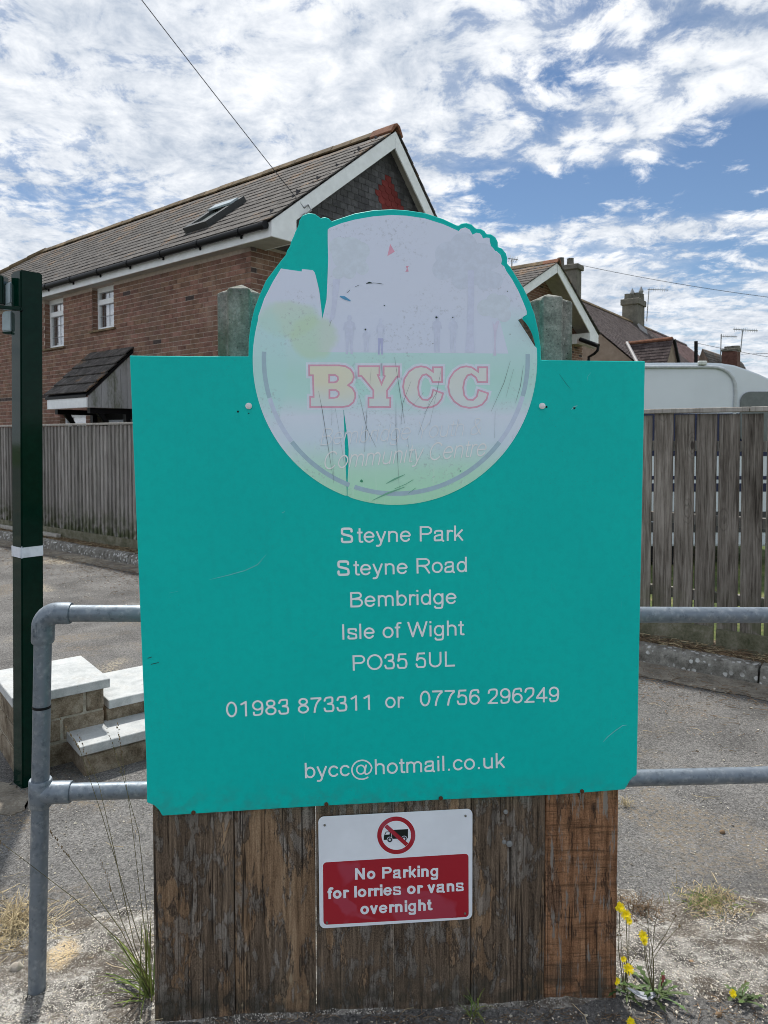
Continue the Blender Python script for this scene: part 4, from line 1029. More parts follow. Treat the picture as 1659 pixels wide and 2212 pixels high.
# strollers, reduced to ghosts
def person(Z, cx_, top, hgt, wid, mt, lower=None, mt2=None):
    h = hgt
    body = [(-.10, .0), (.10, .0), (.14, .07), (.09, .14), (.30, .19), (.40, .36), (.30, .38), (.24, .30), (.24, .52), (.20, .72), (.22, 1.0), (.06, 1.0), (.03, .60), (-.06, .78), (-.10, 1.0), (-.24, 1.0), (-.22, .72), (-.25, .52), (-.25, .30), (-.33, .40), (-.42, .36), (-.32, .19), (-.09, .14), (-.14, .07)]
    fill('printed_figure', [lm([Z(cx_ + a * wid, top + b * h) for a, b in body])], mt, sticker, 0.0020)
    if mt2:
        lg = [(-.25, .54), (.24, .54), (.20, .72), (.20, .98), (.06, .98), (.03, .62), (-.06, .78), (-.10, .98), (-.24, .98), (-.22, .72)]
        fill('printed_trousers', [lm([Z(cx_ + a * wid, top + b * h) for a, b in lg])], mt2, sticker, 0.0023)
GH, GH2, GJ = pr('print_ghost', (0.68, 0.75, 0.94)), pr('print_ghost_pale', (0.705, 0.78, 0.965)), pr('print_jeans', (0.52, 0.57, 0.84))
person(zA, 1040, 1222, 420, 175, GH); person(zA, 1378, 1255, 400, 120, GH2, None, GJ); person(zA, 1225, 1365, 250, 110, GH2)
person(zB, 335, 1218, 405, 130, GH); person(zB, 510, 1222, 400, 130, GH2)
DK = plain('dark_damage', (0.012, 0.045, 0.04), 0.6)
def dot(Z, x, y, r, mt=DK, nm='chip'):
    fill(nm, [lm([Z(x + r * math.cos(k * .785) * random.uniform(.7, 1.2), y + r * math.sin(k * .785) * random.uniform(.7, 1.2)) for k in range(8)])], mt, sticker, 0.0026)
dot(zA, 1214, 1375, 11); dot(zB, 326, 1245, 13); dot(zB, 505, 1243, 8); dot(zA, 1417, 1116, 7); dot(zB, 1097, 960, 6); dot(zB, 1127, 1427, 5); dot(zB, 288, 1530, 6)
dot(zC, 1170, 1365, 17, pr('print_green_mark', (0.06, 0.36, 0.20))); dot(zD, 587, 1256, 10, pr('print_green_mark', (0.16, 0.48, 0.32)))
def streak(Z, pts, w, mt, nm='scratch', par=None, n=0.0026):
    pts = [s2(*Z(*p)) for p in pts]; a, b = [], []
    for i, p in enumerate(pts):
        q, r = pts[max(i - 1, 0)], pts[min(i + 1, len(pts) - 1)]
        dx, dy = r[0] - q[0], r[1] - q[1]; l = math.hypot(dx, dy) or 1; ww = w * (1 if 0 < i < len(pts) - 1 else 0.3)
        a.append((p[0] - dy / l * ww, p[1] + dx / l * ww)); b.append((p[0] + dy / l * ww, p[1] - dx / l * ww))
    fill(nm, [a + b[::-1]], mt, par or sticker, n)
for pts, w in ([(1010, 978), (1045, 950)], .0016), ([(1102, 912), (1142, 893)], .0014), ([(1222, 876), (1255, 866), (1290, 872)], .0022), ([(1290, 868), (1370, 876), (1410, 884)], .0006), ([(822, 1335), (843, 1275)], .0006):
    streak(zA, pts, w, DK)
streak(zA, [(935, 1015), (985, 1032), (1050, 1065)], .0042, pr('print_blue_mark', (0.10, 0.36, 0.62)), 'paint_mark')
SCR = plain('scratch_dark', (0.16, 0.20, 0.22), 0.6)
for pts in ([(703, 385), (745, 600), (800, 950), (858, 1310)], [(850, 570), (845, 760)], [(852, 925), (868, 1390)], [(885, 575), (940, 900)], [(940, 900), (985, 1190)], [(1230, 570), (1215, 850), (1203, 1050)],
            [(1145, 430), (1230, 800), (1330, 1000)], [(1530, 20), (1580, 350), (1640, 740)], [(1545, 480), (1545, 800), (1582, 1460)], [(1275, 145), (1262, 320)]):
    streak(zC, pts, 0.00055, SCR)
for pts in ([(375, 170), (330, 400), (190, 640)], [(330, 400), (250, 760)], [(290, 380), (130, 860)], [(190, 400), (20, 600)], [(10, 900), (45, 1160)], [(1130, 60), (1060, 300), (920, 610)], [(1165, 150), (1080, 460)], [(1272, 110), (1240, 330), (1185, 520)], [(965, 600), (958, 900)], [(50, 280), (-40, 520), (-60, 760)]):
    streak(zD, pts, 0.0005, SCR)
for pts in ([(1440, 1392), (1530, 1345), (1640, 1295)], [(1530, 1450), (1660, 1395)], [(1290, 1575), (1450, 1500), (1640, 1430)]):
    streak(zC, pts, 0.0024, pr('print_green_streak', (0.20, 0.52, 0.36)), 'green_streak')
for pts in ([(0, 1395), (75, 1350)], [(20, 1500), (100, 1440)]):
    streak(zD, pts, 0.0024, pr('print_green_streak', (0.20, 0.52, 0.36)), 'green_streak')
WT = pr('print_white', (0.93, 0.97, 0.99))
def stext(name, s, a, b, hpx, mt=LT, par=None, n=0.0005, **kw):
    return text(name, s, s2(*a), s2(*b), capm(a[0], a[1], hpx), par or sign, n, mt, **kw)
def sletters(s, a, b, w=12.0): write('letter', s, s2(*a), s2(*b), capm(a[0], a[1], 33.2), sign, 0.0005, LT, w)
SF = pr('print_script_faint', (0.86, 0.92, 0.99))
write('script_letter', 'Bembridge Youth &', s2(692, 962), s2(1040, 938), capm(692, 962, 36), sticker, 0.0026, SF, 6.5, 0.34)
write('script_letter', 'Community Centre', s2(702, 1014), s2(1052, 984), capm(702, 1014, 38), sticker, 0.0026, WT, 8.0, 0.34)
# address lettering
LTB = LT
for s, a, b in (('teyne Park', (771.4, 1172.5), (1001.3, 1167.6)), ('teyne Road', (763.9, 1243.2), (1008.6, 1235.4)), ('Bembridge', (757, 1312.1), (986.4, 1304.2)), ('Isle of Wight', (739.8, 1381.6), (1003.6, 1372)),
                ('PO35 5UL', (762.2, 1448.7), (982.8, 1439.4)), ('01983 873311', (489, 1549.5), (799.5, 1533.2)), ('07756 296249', (907, 1525.7), (1207.7, 1515.8)), ('bycc@hotmail.co.uk', (659, 1681), (1091.1, 1658.2))):
    sletters(s, a, b)
sletters('or', (832.2, 1529.7), (872.9, 1528.2))
sletters('S', (736.3, 1173.3), (763, 1172.7), 16.5)
sletters('S', (728.9, 1244.1), (755.5, 1243.3), 16.5)
# fixings
def disc(x, y, r, mt, nm, h=0.004, par=None):
    a = s2(x, y); S = MB(); S.tube([Vector((*a, 0.0002)), Vector((*a, h * .6)), Vector((*a, h))], [r, r, r * .55], 20); S.build(nm, mt, par or sign, local=True, smooth=True)
CAPW = plain('cap_white', (0.78, 0.80, 0.82), 0.35)
disc(537.5, 877, 0.0085, CAPW, 'screw_cap', 0.007); disc(1170.8, 877, 0.0085, CAPW, 'screw_cap', 0.007)
RUST = rough_mat('rust', [(0.35, (0.030, 0.017, 0.010)), (0.6, (0.14, 0.06, 0.028))], sc=200, fine=500)
for x, y in ((418, 1755), (705, 1737), (952, 1724), (1257, 1709)):
    disc(x, y, 0.0058, RUST, 'rusty_screw', 0.004)
HOLE = plain('drill_hole', (0.004, 0.012, 0.012), 0.9)
for x, y, r in ((514, 889, .0028), (1180.5, 879, .0028), (1240, 881, .004), (537.5, 893, .0016)): disc(x, y, r, HOLE, 'drill_hole', 0.0006)
LS = plain('scratch_pale', (0.16, 0.62, 0.62), 0.6)
idp = lambda x, y: (x, y)
for pts, w in (([(453, 1252), (495, 1242), (530, 1232), (556, 1220), (575, 1198)], .0009), ([(365, 1281), (385, 1277)], .0005), ([(1302, 1603), (1312, 1592), (1328, 1579), (1345, 1567), (1355, 1566)], .0011), ([(609, 1108), (615, 1105)], .003), ([(1234, 885), (1240, 879), (1247, 876)], .0022), ([(1268, 823), (1270, 812), (1276, 805)], .0004)):
    streak(idp, pts, w, LS, 'scratch', sign, 0.0005)
for pts, w in (([(319, 1422), (328, 1419)], .003), ([(326, 1435), (343, 1431)], .0028), ([(1208, 808), (1222, 828), (1232, 840)], .0004)):
    streak(idp, pts, w, DK, 'dirt_mark', sign, 0.0005)

# ------------------------------------------------------------------ no-parking plate
zG = zm(1200, 3150, 720 / 1659)
P0_ = BL + bn * 0.004
npk = thing('no_parking_plate', P0_, 'white and red plate reading No Parking for lorries or vans overnight', 'sign')
npk.matrix_world = frame(P0_, bu, Z1, bn)
def p2(X, Y):
    p = hit(*zG(X, Y), P0_ + bn * 0.003, bn) - P0_
    return (p.dot(bu), p.z - P0_.z + P0_.z)
def rounded(c, r, n=7):
    o = []
    for i in range(4):
        a, b, d = Vector(c[i - 1]), Vector(c[i]), Vector(c[(i + 1) % 4])
        u1, u2 = (a - b).normalized(), (d - b).normalized(); ctr = b + (u1 + u2) * r
        for k in range(n + 1):
            t = k / n * math.pi / 2; o.append(tuple(ctr - u2 * r * math.cos(t) - u1 * r * math.sin(t)))
    return o
PW = plain('plate_white', (0.84, 0.90, 0.97), 0.3, 0.45, 0, 0.05, 8)
def plate_red():
    g = G('plate_red'); p = g.obj()
    n = g.noise(p, 9, 2, 0.4, 0.6)
    c = g.mix(g.rng(n, 0.54, 0.60, 0, 0.55), (0.40, 0.022, 0.035), (0.43, 0.075, 0.12))  # pinkish blotches: fading and glare painted into the red
    g.bump(g.noise(p, 5, 2, 0.4), 0.12, 0.02)
    return g.done(c, 0.22, 0.5)
PR, PK2 = plate_red(), plain('plate_black', (0.012, 0.018, 0.016), 0.35)
oc = rounded([p2(*c) for c in ((122, 155), (1522, 80), (1520, 1080), (135, 1168))], 0.016)
S = MB(); S.prism([Vector((*c, 0.0)) for c in oc], (0, 0, 0.003)); S.build('plate', PW, npk, local=True, bevel=0.0006)
fill('red_panel', [rounded([p2(*c) for c in ((165, 567), (1485, 486), (1487, 1060), (170, 1132))], 0.010)], PR, npk, 0.0033)
def circ(X, Y, r, n=48): return [p2(X + r * math.cos(2 * math.pi * k / n), Y + r * 0.985 * math.sin(2 * math.pi * k / n)) for k in range(n)]
fill('prohibition_ring', [circ(830, 320, 173), circ(830, 320, 134)], PR, npk, 0.0033)
fill('lorry_symbol', [[p2(*c) for c in ((716, 362), (718, 325), (735, 287), (790, 283), (790, 272), (936, 263), (937, 347), (800, 352), (800, 357))],
                      [p2(*c) for c in ((728, 315), (742, 292), (770, 290), (770, 312))], [p2(*c) for c in ((781, 286), (786, 286), (793, 348), (789, 348))]], PK2, npk, 0.0033)
WH = plain('plate_wheel_white', (0.66, 0.73, 0.84), 0.3)
for X, Y in ((771, 359), (902, 350)):
    fill('lorry_wheel', [circ(X, Y, 27, 20)], WH, npk, 0.0035); fill('lorry_tyre', [circ(X, Y, 22, 20), circ(X, Y, 11, 16)], PK2, npk, 0.0037)
fill('prohibition_bar', [[p2(*c) for c in ((748, 220), (940, 392), (915, 418), (722, 245))]], PR, npk, 0.0040)
def ptext(s, a, b, h, mt=PW, w=20.5):
    q = p2(a[0], a[1]); r = p2(a[0], a[1] - h)
    write('letter', s, q, p2(*b), math.hypot(q[0] - r[0], q[1] - r[1]), npk, 0.0037, mt, w)
ptext('No Parking', (456, 722), (1210, 690), 104); ptext('for lorries or vans', (208, 898), (1442, 822), 104); ptext('overnight', (505, 1037), (1160, 998), 104)
{ text('maker_code', 'LED-PLC-0-009-SP', p2(1325, 1070), p2(1440, 1062), 0.003, npk, 0.0037, PR) }
SCW = plain('screw_grey', (0.20, 0.20, 0.17), 0.5, 0.5, 0.5)
for X, Y in ((180, 227), (1458, 143), (202, 1110), (1454, 1028)):
    a = p2(X, Y); S = MB(); S.tube([Vector((*a, 0.003)), Vector((*a, 0.0052)), Vector((*a, 0.006))], [0.0032, 0.003, 0.0016], 14); S.build('screw', SCW, npk, local=True, smooth=True)

# ------------------------------------------------------------------ house materials
def weather(g, p, c):
    c = g.mix(g.rng(g.noise(g.map(p, (1, 1, .5)), 0.9, 5, .65), 0.45, 0.68, 0, 0.38), c, (0.10, 0.072, 0.058))
    return g.mix(g.rng(g.noise(g.map(p, (1, 1, .4), (5, 1, 2)), 1.7, 5, .7), 0.56, 0.72, 0, 0.30), c, (0.36, 0.27, 0.22))
M['brick'] = rough_mat('brick', [(0.34, (0.120, 0.064, 0.045)), (0.5, (0.205, 0.114, 0.082)), (0.66, (0.29, 0.175, 0.13))], sc=9, fine=70, bump=0.6, dist=0.004, vary=0.20, hue=0.012, extra=weather)
M['brick_dark'] = rough_mat('brick_dark', [(0.35, (0.035, 0.028, 0.028)), (0.65, (0.10, 0.075, 0.070))], sc=9, fine=70, bump=0.6, dist=0.004, vary=0.3)
M['brick_mortar'] = rough_mat('brick_mortar', [(0.35, (0.37, 0.305, 0.262)), (0.65, (0.52, 0.445, 0.39))], sc=20, fine=110, bump=0.5, dist=0.003)
def moss(g, p, c):
    n = g.noise(p, 2.2, 5, 0.62); f = g.noise(p, 30, 4, 0.7)
    up = g.rng(g.sep(p)[2], 5.6, 6.6, 0.0, 0.09)
    c = g.mix(g.math('MULTIPLY', g.rng(g.math('ADD', n, up), 0.57, 0.66), g.rng(f, 0.44, 0.58, 0, 0.75)), c, (0.27, 0.145, 0.055))
    v = g.math('ADD', g.voro(p, 14)['Distance'], g.math('MULTIPLY', f, 0.25))
    c = g.mix(g.math('MULTIPLY', g.rng(v, 0.19, 0.25, 0.9, 0), g.rng(g.noise(p, 3, 2), 0.48, 0.55)), c, (0.02, 0.02, 0.018))
    return g.mix(g.math('MULTIPLY', g.rng(g.noise(g.map(p, (1, 1, 1), (3, 5, 2)), 14, 5, 0.7), 0.56, 0.66), 0.5), c, (0.21, 0.20, 0.185))
M['slate'] = rough_mat('slate', [(0.37, (0.032, 0.029, 0.028)), (0.5, (0.072, 0.066, 0.063)), (0.63, (0.128, 0.119, 0.113))], sc=9, fine=60, bump=0.6, dist=0.006, vary=0.18, extra=moss)
M['ridge'] = rough_mat('ridge_tile', [(0.34, (0.075, 0.065, 0.045)), (0.5, (0.17, 0.125, 0.075)), (0.66, (0.27, 0.19, 0.11))], sc=7, fine=60, bump=0.7, vary=0.25)
M['terracotta'] = rough_mat('terracotta', [(0.34, (0.12, 0.05, 0.03)), (0.66, (0.30, 0.14, 0.085))], sc=9, fine=60, bump=0.6, vary=0.15)
M['hung_tile'] = rough_mat('hung_tile', [(0.34, (0.045, 0.045, 0.050)), (0.66, (0.120, 0.118, 0.125))], sc=9, fine=70, bump=0.5, vary=0.25)
M['hung_red'] = rough_mat('hung_red', [(0.34, (0.125, 0.018, 0.018)), (0.66, (0.215, 0.042, 0.038))], sc=9, fine=70, bump=0.5, vary=0.15)
M['red_tile'] = rough_mat('red_tile', [(0.34, (0.085, 0.050, 0.050)), (0.5, (0.145, 0.092, 0.090)), (0.66, (0.215, 0.145, 0.138))], sc=4, fine=50, bump=0.6, vary=0.25)
M['dark_tile'] = rough_mat('dark_tile', [(0.34, (0.045, 0.033, 0.034)), (0.5, (0.085, 0.066, 0.066)), (0.66, (0.135, 0.110, 0.108))], sc=4, fine=50, bump=0.6, vary=0.25)
M['stack_render'] = rough_mat('stack_render', [(0.34, (0.085, 0.082, 0.070)), (0.5, (0.155, 0.148, 0.128)), (0.66, (0.22, 0.205, 0.175))], sc=4, fine=40, bump=0.5)
M['stack_brick'] = rough_mat('stack_brick', [(0.34, (0.10, 0.045, 0.038)), (0.66, (0.25, 0.13, 0.105))], sc=6, fine=40, bump=0.6, vary=0.3)
M['pink_render'] = rough_mat('pink_render', [(0.34, (0.24, 0.185, 0.15)), (0.66, (0.36, 0.29, 0.24))], sc=5, fine=60, bump=0.4)
M['soffit'] = plain('shaded_soffit_board', (0.42, 0.40, 0.37), 0.7, 0.3, 0, 0.12, 8)  # white boards toned brownish, shade under the roof edge put into the colour
M['stained_board'] = rough_mat('stained_board', [(0.36, (0.20, 0.215, 0.17)), (0.5, (0.40, 0.41, 0.42)), (0.66, (0.48, 0.49, 0.51))], sc=5, fine=60, bump=0.2, stretch=(1, 1, 0.25), vary=0.08)
M['dark_room'] = plain('dark_room', (0.012, 0.012, 0.013), 0.9)  # near-black colour stands for the unlit interior
M['curtain'] = plain('net_curtain', (0.76, 0.82, 0.90), 0.9)
M['lead'] = plain('lead_flashing', (0.25, 0.25, 0.26), 0.6)
M['aerial'] = plain('aerial_metal', (0.30, 0.31, 0.32), 0.5, 0.5, 0.4)
M['wire'] = plain('wire_black', (0.03, 0.032, 0.036), 0.6)
g = G('window_glass')
tr = g.N.new('ShaderNodeBsdfTransparent'); gl = g.N.new('ShaderNodeBsdfGlossy'); mx = g.N.new('ShaderNodeMixShader')
gl.inputs['Roughness'].default_value = 0.03; mx.inputs[0].default_value = 0.30
g.L.new(tr.outputs[0], mx.inputs[1]); g.L.new(gl.outputs[0], mx.inputs[2]); g.L.new(mx.outputs[0], g.N['Material Output'].inputs[0])
M['glass'] = g.m

def lay_bricks(parent, O, U, N, spans, zs, name='brick', limit=300, dark=lambda r, k: False, pl=0.225):
    """bricks proud of a mortar face; spans(z) gives the open runs of each course; the largest in view are objects, the rest one mesh"""
    B = []
    row = 0; z = zs[0]
    while z < zs[1]:
        for (a, b) in spans(z + 0.03):
            n0 = math.floor(a / pl) - 1; u = n0 * pl + (pl / 2 if row % 2 else 0)
            while u < b:
                lo, hi = max(u, a), min(u + pl - 0.010, b)
                if hi - lo > 0.03: B.append((lo, hi, z, dark(z, random.random())))
                u += pl
        z += 0.075; row += 1
    B.sort(key=lambda q: (O + U * ((q[0] + q[1]) / 2) + Z1 * q[2] - CAM).length + (100 if q[2] < 1.7 else 0))
    S = MB(); S.box((0, 0, -0.02), (1, 0, 0), (0, 0.065, 0), (0, 0, 0.0245)); me = {d: S.mesh(name, M['brick_dark' if d else 'brick']) for d in (False, True)}
    rest = {False: MB(), True: MB()}
    for i, (lo, hi, z, dk) in enumerate(B):
        jit = random.uniform(-0.002, 0.002)
        if i < limit:
            piece(name, me[dk], parent, frame(O + U * lo + Z1 * z + N * jit, U, Z1, N) @ Matrix.Diagonal((hi - lo, 1, 1, 1)))
        else:
            rest[dk].box(O + U * lo + Z1 * z - N * 0.02 + N * jit, U * (hi - lo), Z1 * 0.065, N * 0.0245)
    for dk in rest:
        if rest[dk].v: tag(rest[dk].build('brickwork', M['brick_dark' if dk else 'brick'], parent), kind='stuff')

def lay_tiles(parent, O, U, Sd, N, rows, gauge, width, span, mat, name='tile', limit=300, th=0.014, lift=0.030, dark=None):
    T = []
    for r in range(rows):
        a, b = span(r)
        u = math.floor(a / width) * width + (width / 2 if r % 2 else 0) - width
        while u < b:
            lo, hi = max(u, a), min(u + width - 0.006, b)
            if hi - lo > 0.03: T.append((lo, hi, r))
            u += width
    T.sort(key=lambda q: (O + U * ((q[0] + q[1]) / 2) + Sd * (q[2] * gauge) - CAM).length)
    S = MB(); L = gauge * 1.30
    S.add([(0, 0, lift - th), (1, 0, lift - th), (1, L, 0), (0, L, 0), (0, 0, lift), (1, 0, lift), (1, L, th), (0, L, th)], [(0, 3, 2, 1), (4, 5, 6, 7), (0, 1, 5, 4), (1, 2, 6, 5), (2, 3, 7, 6), (3, 0, 4, 7)])
    me = S.mesh(name, mat); rest = MB()
    for i, (lo, hi, r) in enumerate(T):
        F_ = frame(O + U * lo + Sd * (r * gauge + random.uniform(-.004, .004)) + N * random.uniform(0, 0.004), U, Sd, N) @ Matrix.Diagonal((hi - lo, 1, 1, 1))
        if i < limit: piece(name, me, parent, F_)
        else: rest.add([F_ @ v.co for v in me.vertices], [tuple(p.vertices) for p in me.polygons])
    if rest.v: tag(rest.build('far_' + name + 's', mat, parent), kind='stuff')

# ------------------------------------------------------------------ brick house on the left
ha = Vector((-0.7687, 0.6396, 0)).normalized(); hg = Vector((-ha.y, ha.x, 0)); hg = hg if hg.y > 0 else -hg
E0 = at(584, 515, 9.85); E0.z = 0
PW_, QV = 0.18, 0.62
ZE, ZS, ZR, W1, W2, TR_, TE = 4.57, 4.326, 6.60, 2.662, 1.95, 11.95, 14.55
WT_ = W1 + W2
def hs(t, w, z=0.0): return E0 + ha * t + hg * w + Z1 * z
house = thing('brick_house', hs(QV, PW_), 'long red brick house with mossy slate roof, white eaves and tile hung gable', 'house')
Cw = hs(QV, PW_)
def wall_tz(x, y): p = hit(x, y, Cw, hg) - Cw; return p.dot(ha), p.z
def op(x0_, x1_, ytop, ybot):
    t1, t0 = wall_tz(x0_, ybot)[0], wall_tz(x1_, ybot)[0]
    return [t0, t1, wall_tz(x1_, ybot)[1] if ybot else 0.1, ZS if ytop is None else wall_tz(x1_, ytop)[1]]
w1, w2 = op(97.2, 138.6, None, 748), op(199.7, 246.8, None, 707)
w3 = op(129.5, 186, 889.5, 900); w3[2] = 0.95
dr = op(205, 286, 880, 900); dr[2] = 0.09
ops = [w1, w2, w3, dr]
TL = TE - PW_ - QV
# front wall: mortar face split round the openings, with reveals
ts = sorted({0.0, TL} | {o[0] for o in ops} | {o[1] for o in ops}); zs_ = sorted({0.0, ZS + 0.15} | {o[2] for o in ops} | {o[3] for o in ops})
S = MB()
for i in range(len(ts) - 1):
    for j in range(len(zs_) - 1):
        tm, zm_ = (ts[i] + ts[i + 1]) / 2, (zs_[j] + zs_[j + 1]) / 2
        if any(o[0] < tm < o[1] and o[2] < zm_ < o[3] for o in ops): continue
        S.quad(*[Cw + ha * a + Z1 * b for a, b in ((ts[i], zs_[j]), (ts[i + 1], zs_[j]), (ts[i + 1], zs_[j + 1]), (ts[i], zs_[j + 1]))])
for o in ops:
    c = [Cw + ha * a + Z1 * b for a, b in ((o[0], o[2]), (o[1], o[2]), (o[1], o[3]), (o[0], o[3]))]
    for i in range(4): S.quad(c[i], c[(i + 1) % 4], c[(i + 1) % 4] + hg * 0.25, c[i] + hg * 0.25)
S.build('front_wall', M['brick_mortar'], house, fix=False)
def spans(z):
    r = [(0.0, TL)]
    for o in ops:
        if o[2] - 0.02 < z < o[3] + 0.02:
            n = []
            for a, b in r:
                if o[1] <= a or o[0] >= b: n.append((a, b))
                else:
                    if o[0] > a: n.append((a, o[0]))
                    if o[1] < b: n.append((o[1], b))
            r = n
    return r
ZB = wall_tz(60, 860)[1]; ZB = round(ZB / 0.075) * 0.075
lay_bricks(house, Cw, ha, -hg, spans, (0.15, ZS - 0.07), dark=lambda z, r: (abs(z - ZB) < 0.03) or r < 0.006)
for o in ops[:3]:     # reveal bricks on the side in view
    lay_bricks(house, Cw + ha * o[1] + hg * 0.0, hg, -ha, lambda z: [(0.006, 0.11)], (o[2], o[3] - 0.07), 'reveal_brick', 60)
# gable wall, gable bricks and the hung tiles
S = MB(); S.prism([hs(QV, PW_, 0), hs(QV, WT_ - .15, 0), hs(QV, WT_ - .15, 4.45), hs(QV, W1, ZR - 0.16), hs(QV, PW_, 4.60)], ha * 0.2); S.build('gable_wall', M['brick_mortar'], house)
QG = 0.20
S = MB(); S.prism([hs(QG, 0.46, ZS + .06), hs(QG, WT_ - .38, ZS + .06), hs(QG, WT_ - .15, 4.45), hs(QG, W1, ZR - 0.16), hs(QG, 0.20, 4.60)], ha * (QV - QG - .002)); S.build('gable_jetty', M['hung_tile'], house)
S = MB(); S.box(hs(QV + 0.2, WT_ - 0.35, 0), ha * (TL - 0.2), hg * 0.2, Z1 * 4.4); S.box(hs(QV + TL - 0.2, PW_ + 0.001, 0), ha * 0.2, hg * (WT_ - .5), Z1 * 4.4); S.build('rear_wall', M['brick_mortar'], house)
lay_bricks(house, Cw, hg, -ha, lambda z: [(0.0, 2.2)], (2.4, ZS - 0.02), dark=lambda z, r: r < 0.04, limit=300)
Og = hs(QV, 0, 4.42)
HM = {}
for nm, mt in (('hung_tile', 'hung_tile'), ('hung_red_tile', 'hung_red')):
    S = MB()
    if nm == 'hung_tile': pl_ = [(0.004, 0), (0.161, 0), (0.161, 0.15), (0.004, 0.15)]
    else: pl_ = [(0.004, 0.05)] + [(0.0825 - 0.0785 * math.cos(k * math.pi / 6), 0.05 - 0.05 * math.sin(k * math.pi / 6)) for k in range(1, 6)] + [(0.161, 0.05), (0.161, 0.15), (0.004, 0.15)]
    S.prism([Vector((x, y, 0.010 - 0.1 * (y - 0.0) * 0.06)) for x, y in pl_], (0, 0, 0.012)); HM[nm] = S.mesh(nm, M[mt])
rc = (hit(838, 430, hs(QG, 0), ha) - hs(QG, 0)); rcw, rcz = rc.dot(hg), rc.z
r = 0
while 4.42 + r * 0.1 < ZR - 0.2:
    z = 4.42 + r * 0.1; f = max(0, (z + 0.10 - ZE) / (ZR - ZE))
    lo, hi = max(PW_, W1 * f + 0.02), WT_ - .15 if f <= 0 else WT_ - W2 * f - 0.02
    w = math.floor(lo / 0.165) * 0.165 + (0.0825 if r % 2 else 0)
    while w < hi:
        if w > lo - 0.09 and w + 0.165 < hi + 0.09:
            cw_, cz_ = w + 0.0825, z + 0.05
            red = abs(cw_ - rcw) / 0.34 + abs(cz_ - (rcz - 0.06)) / 0.40 < 1
            nm = 'hung_red_tile' if red else 'hung_tile'
            piece(nm, HM[nm], house, frame(hs(QG, w, z), hg, Z1, -ha) @ Matrix.Rotation(-0.07, 4, 'X'))
        w += 0.165
    r += 1
# roof
Sd = (hg * W1 + Z1 * (ZR - ZE)).normalized(); Nr = ha.cross(Sd); Nr = Nr if Nr.z > 0 else -Nr
Sd2 = (-hg * W2 + Z1 * (ZR - ZE)).normalized()
zo = 0.05
S = MB()
v = [hs(QV + .2, 0.01, ZE - zo), hs(TE, 0.01, ZE - zo), hs(TE, WT_ - .01, ZE - zo), hs(QV + .2, WT_ - .01, ZE - zo), hs(QV + .2, W1, ZR - zo), hs(TR_, W1, ZR - zo)]
S.add(v, [(0, 1, 5, 4), (1, 2, 5), (2, 3, 4, 5), (0, 4, 3), (0, 3, 2, 1)]); S.build('roof_deck', M['slate'], house)
for (wa, za, wb, zb_) in ((0.01, ZE, W1, ZR), (WT_ - .01, ZE, W1, ZR)):
    S = MB(); S.prism([hs(0.002, wa, za - zo), hs(0.002, wb, zb_ - zo), hs(0.002, wb, zb_ - zo - 0.09), hs(0.002, wa, za - zo - 0.09)], ha * (QV + 0.25)); S.build('verge_soffit', M['soffit'], house)
GA = 0.2257; NR = int((Vector((W1, ZR - ZE))).length / GA)
lay_tiles(house, hs(0, -0.045, ZE - 0.045), ha, Sd, Nr, NR, GA, 0.30, lambda r: (-0.045, TE - (TE - TR_) * r / NR), M['slate'], 'slate', lift=0.027)
Nr2 = ha.cross(Sd2); Nr2 = Nr2 if Nr2.z > 0 else -Nr2
NR2 = int(Vector((W2, ZR - ZE)).length / GA)
lay_tiles(house, hs(0, WT_ + 0.04, ZE - 0.045), ha, Sd2, Nr2, NR2, GA, 0.30, lambda r: (-0.045, TE - (TE - TR_) * r / NR2), M['slate'], 'rear_slate', 0)
S = MB(); rp = [(-0.13, -0.075), (-0.06, 0.022), (0, 0.045), (0.06, 0.022), (0.13, -0.085), (0.11, -0.105), (0, 0.015), (-0.11, -0.095)]
S.prism([Vector((0, a, b)) for a, b in rp], (0.445, 0, 0)); rme = S.mesh('ridge_tile', M['ridge'], bevel=0.004)
t = 0.42
while t < TR_ - 0.2:
    piece('ridge_tile', rme, house, frame(hs(t, W1, ZR + 0.03 + random.uniform(-.004, .006)), ha, hg, Z1)); t += 0.45
S = MB(); S.prism([hs(-0.06, W1 + a * 1.2, ZR + 0.03 + b * 1.35) for a, b in rp], ha * 0.47); S.build('ridge_end_tile', M['terracotta'], house, bevel=0.006)
for k in range(8):
    f0, f1 = k / 8, (k + 0.98) / 8
    S = MB(); a, b = hs(TR_ + (TE - TR_) * f0, W1 * (1 - f0), ZR - (ZR - ZE) * f0 + .03), hs(TR_ + (TE - TR_) * f1, W1 * (1 - f1), ZR - (ZR - ZE) * f1 + .03)
    S.tube([a, b], [0.07, 0.085], 8); S.build('hip_tile', M['ridge'], house)
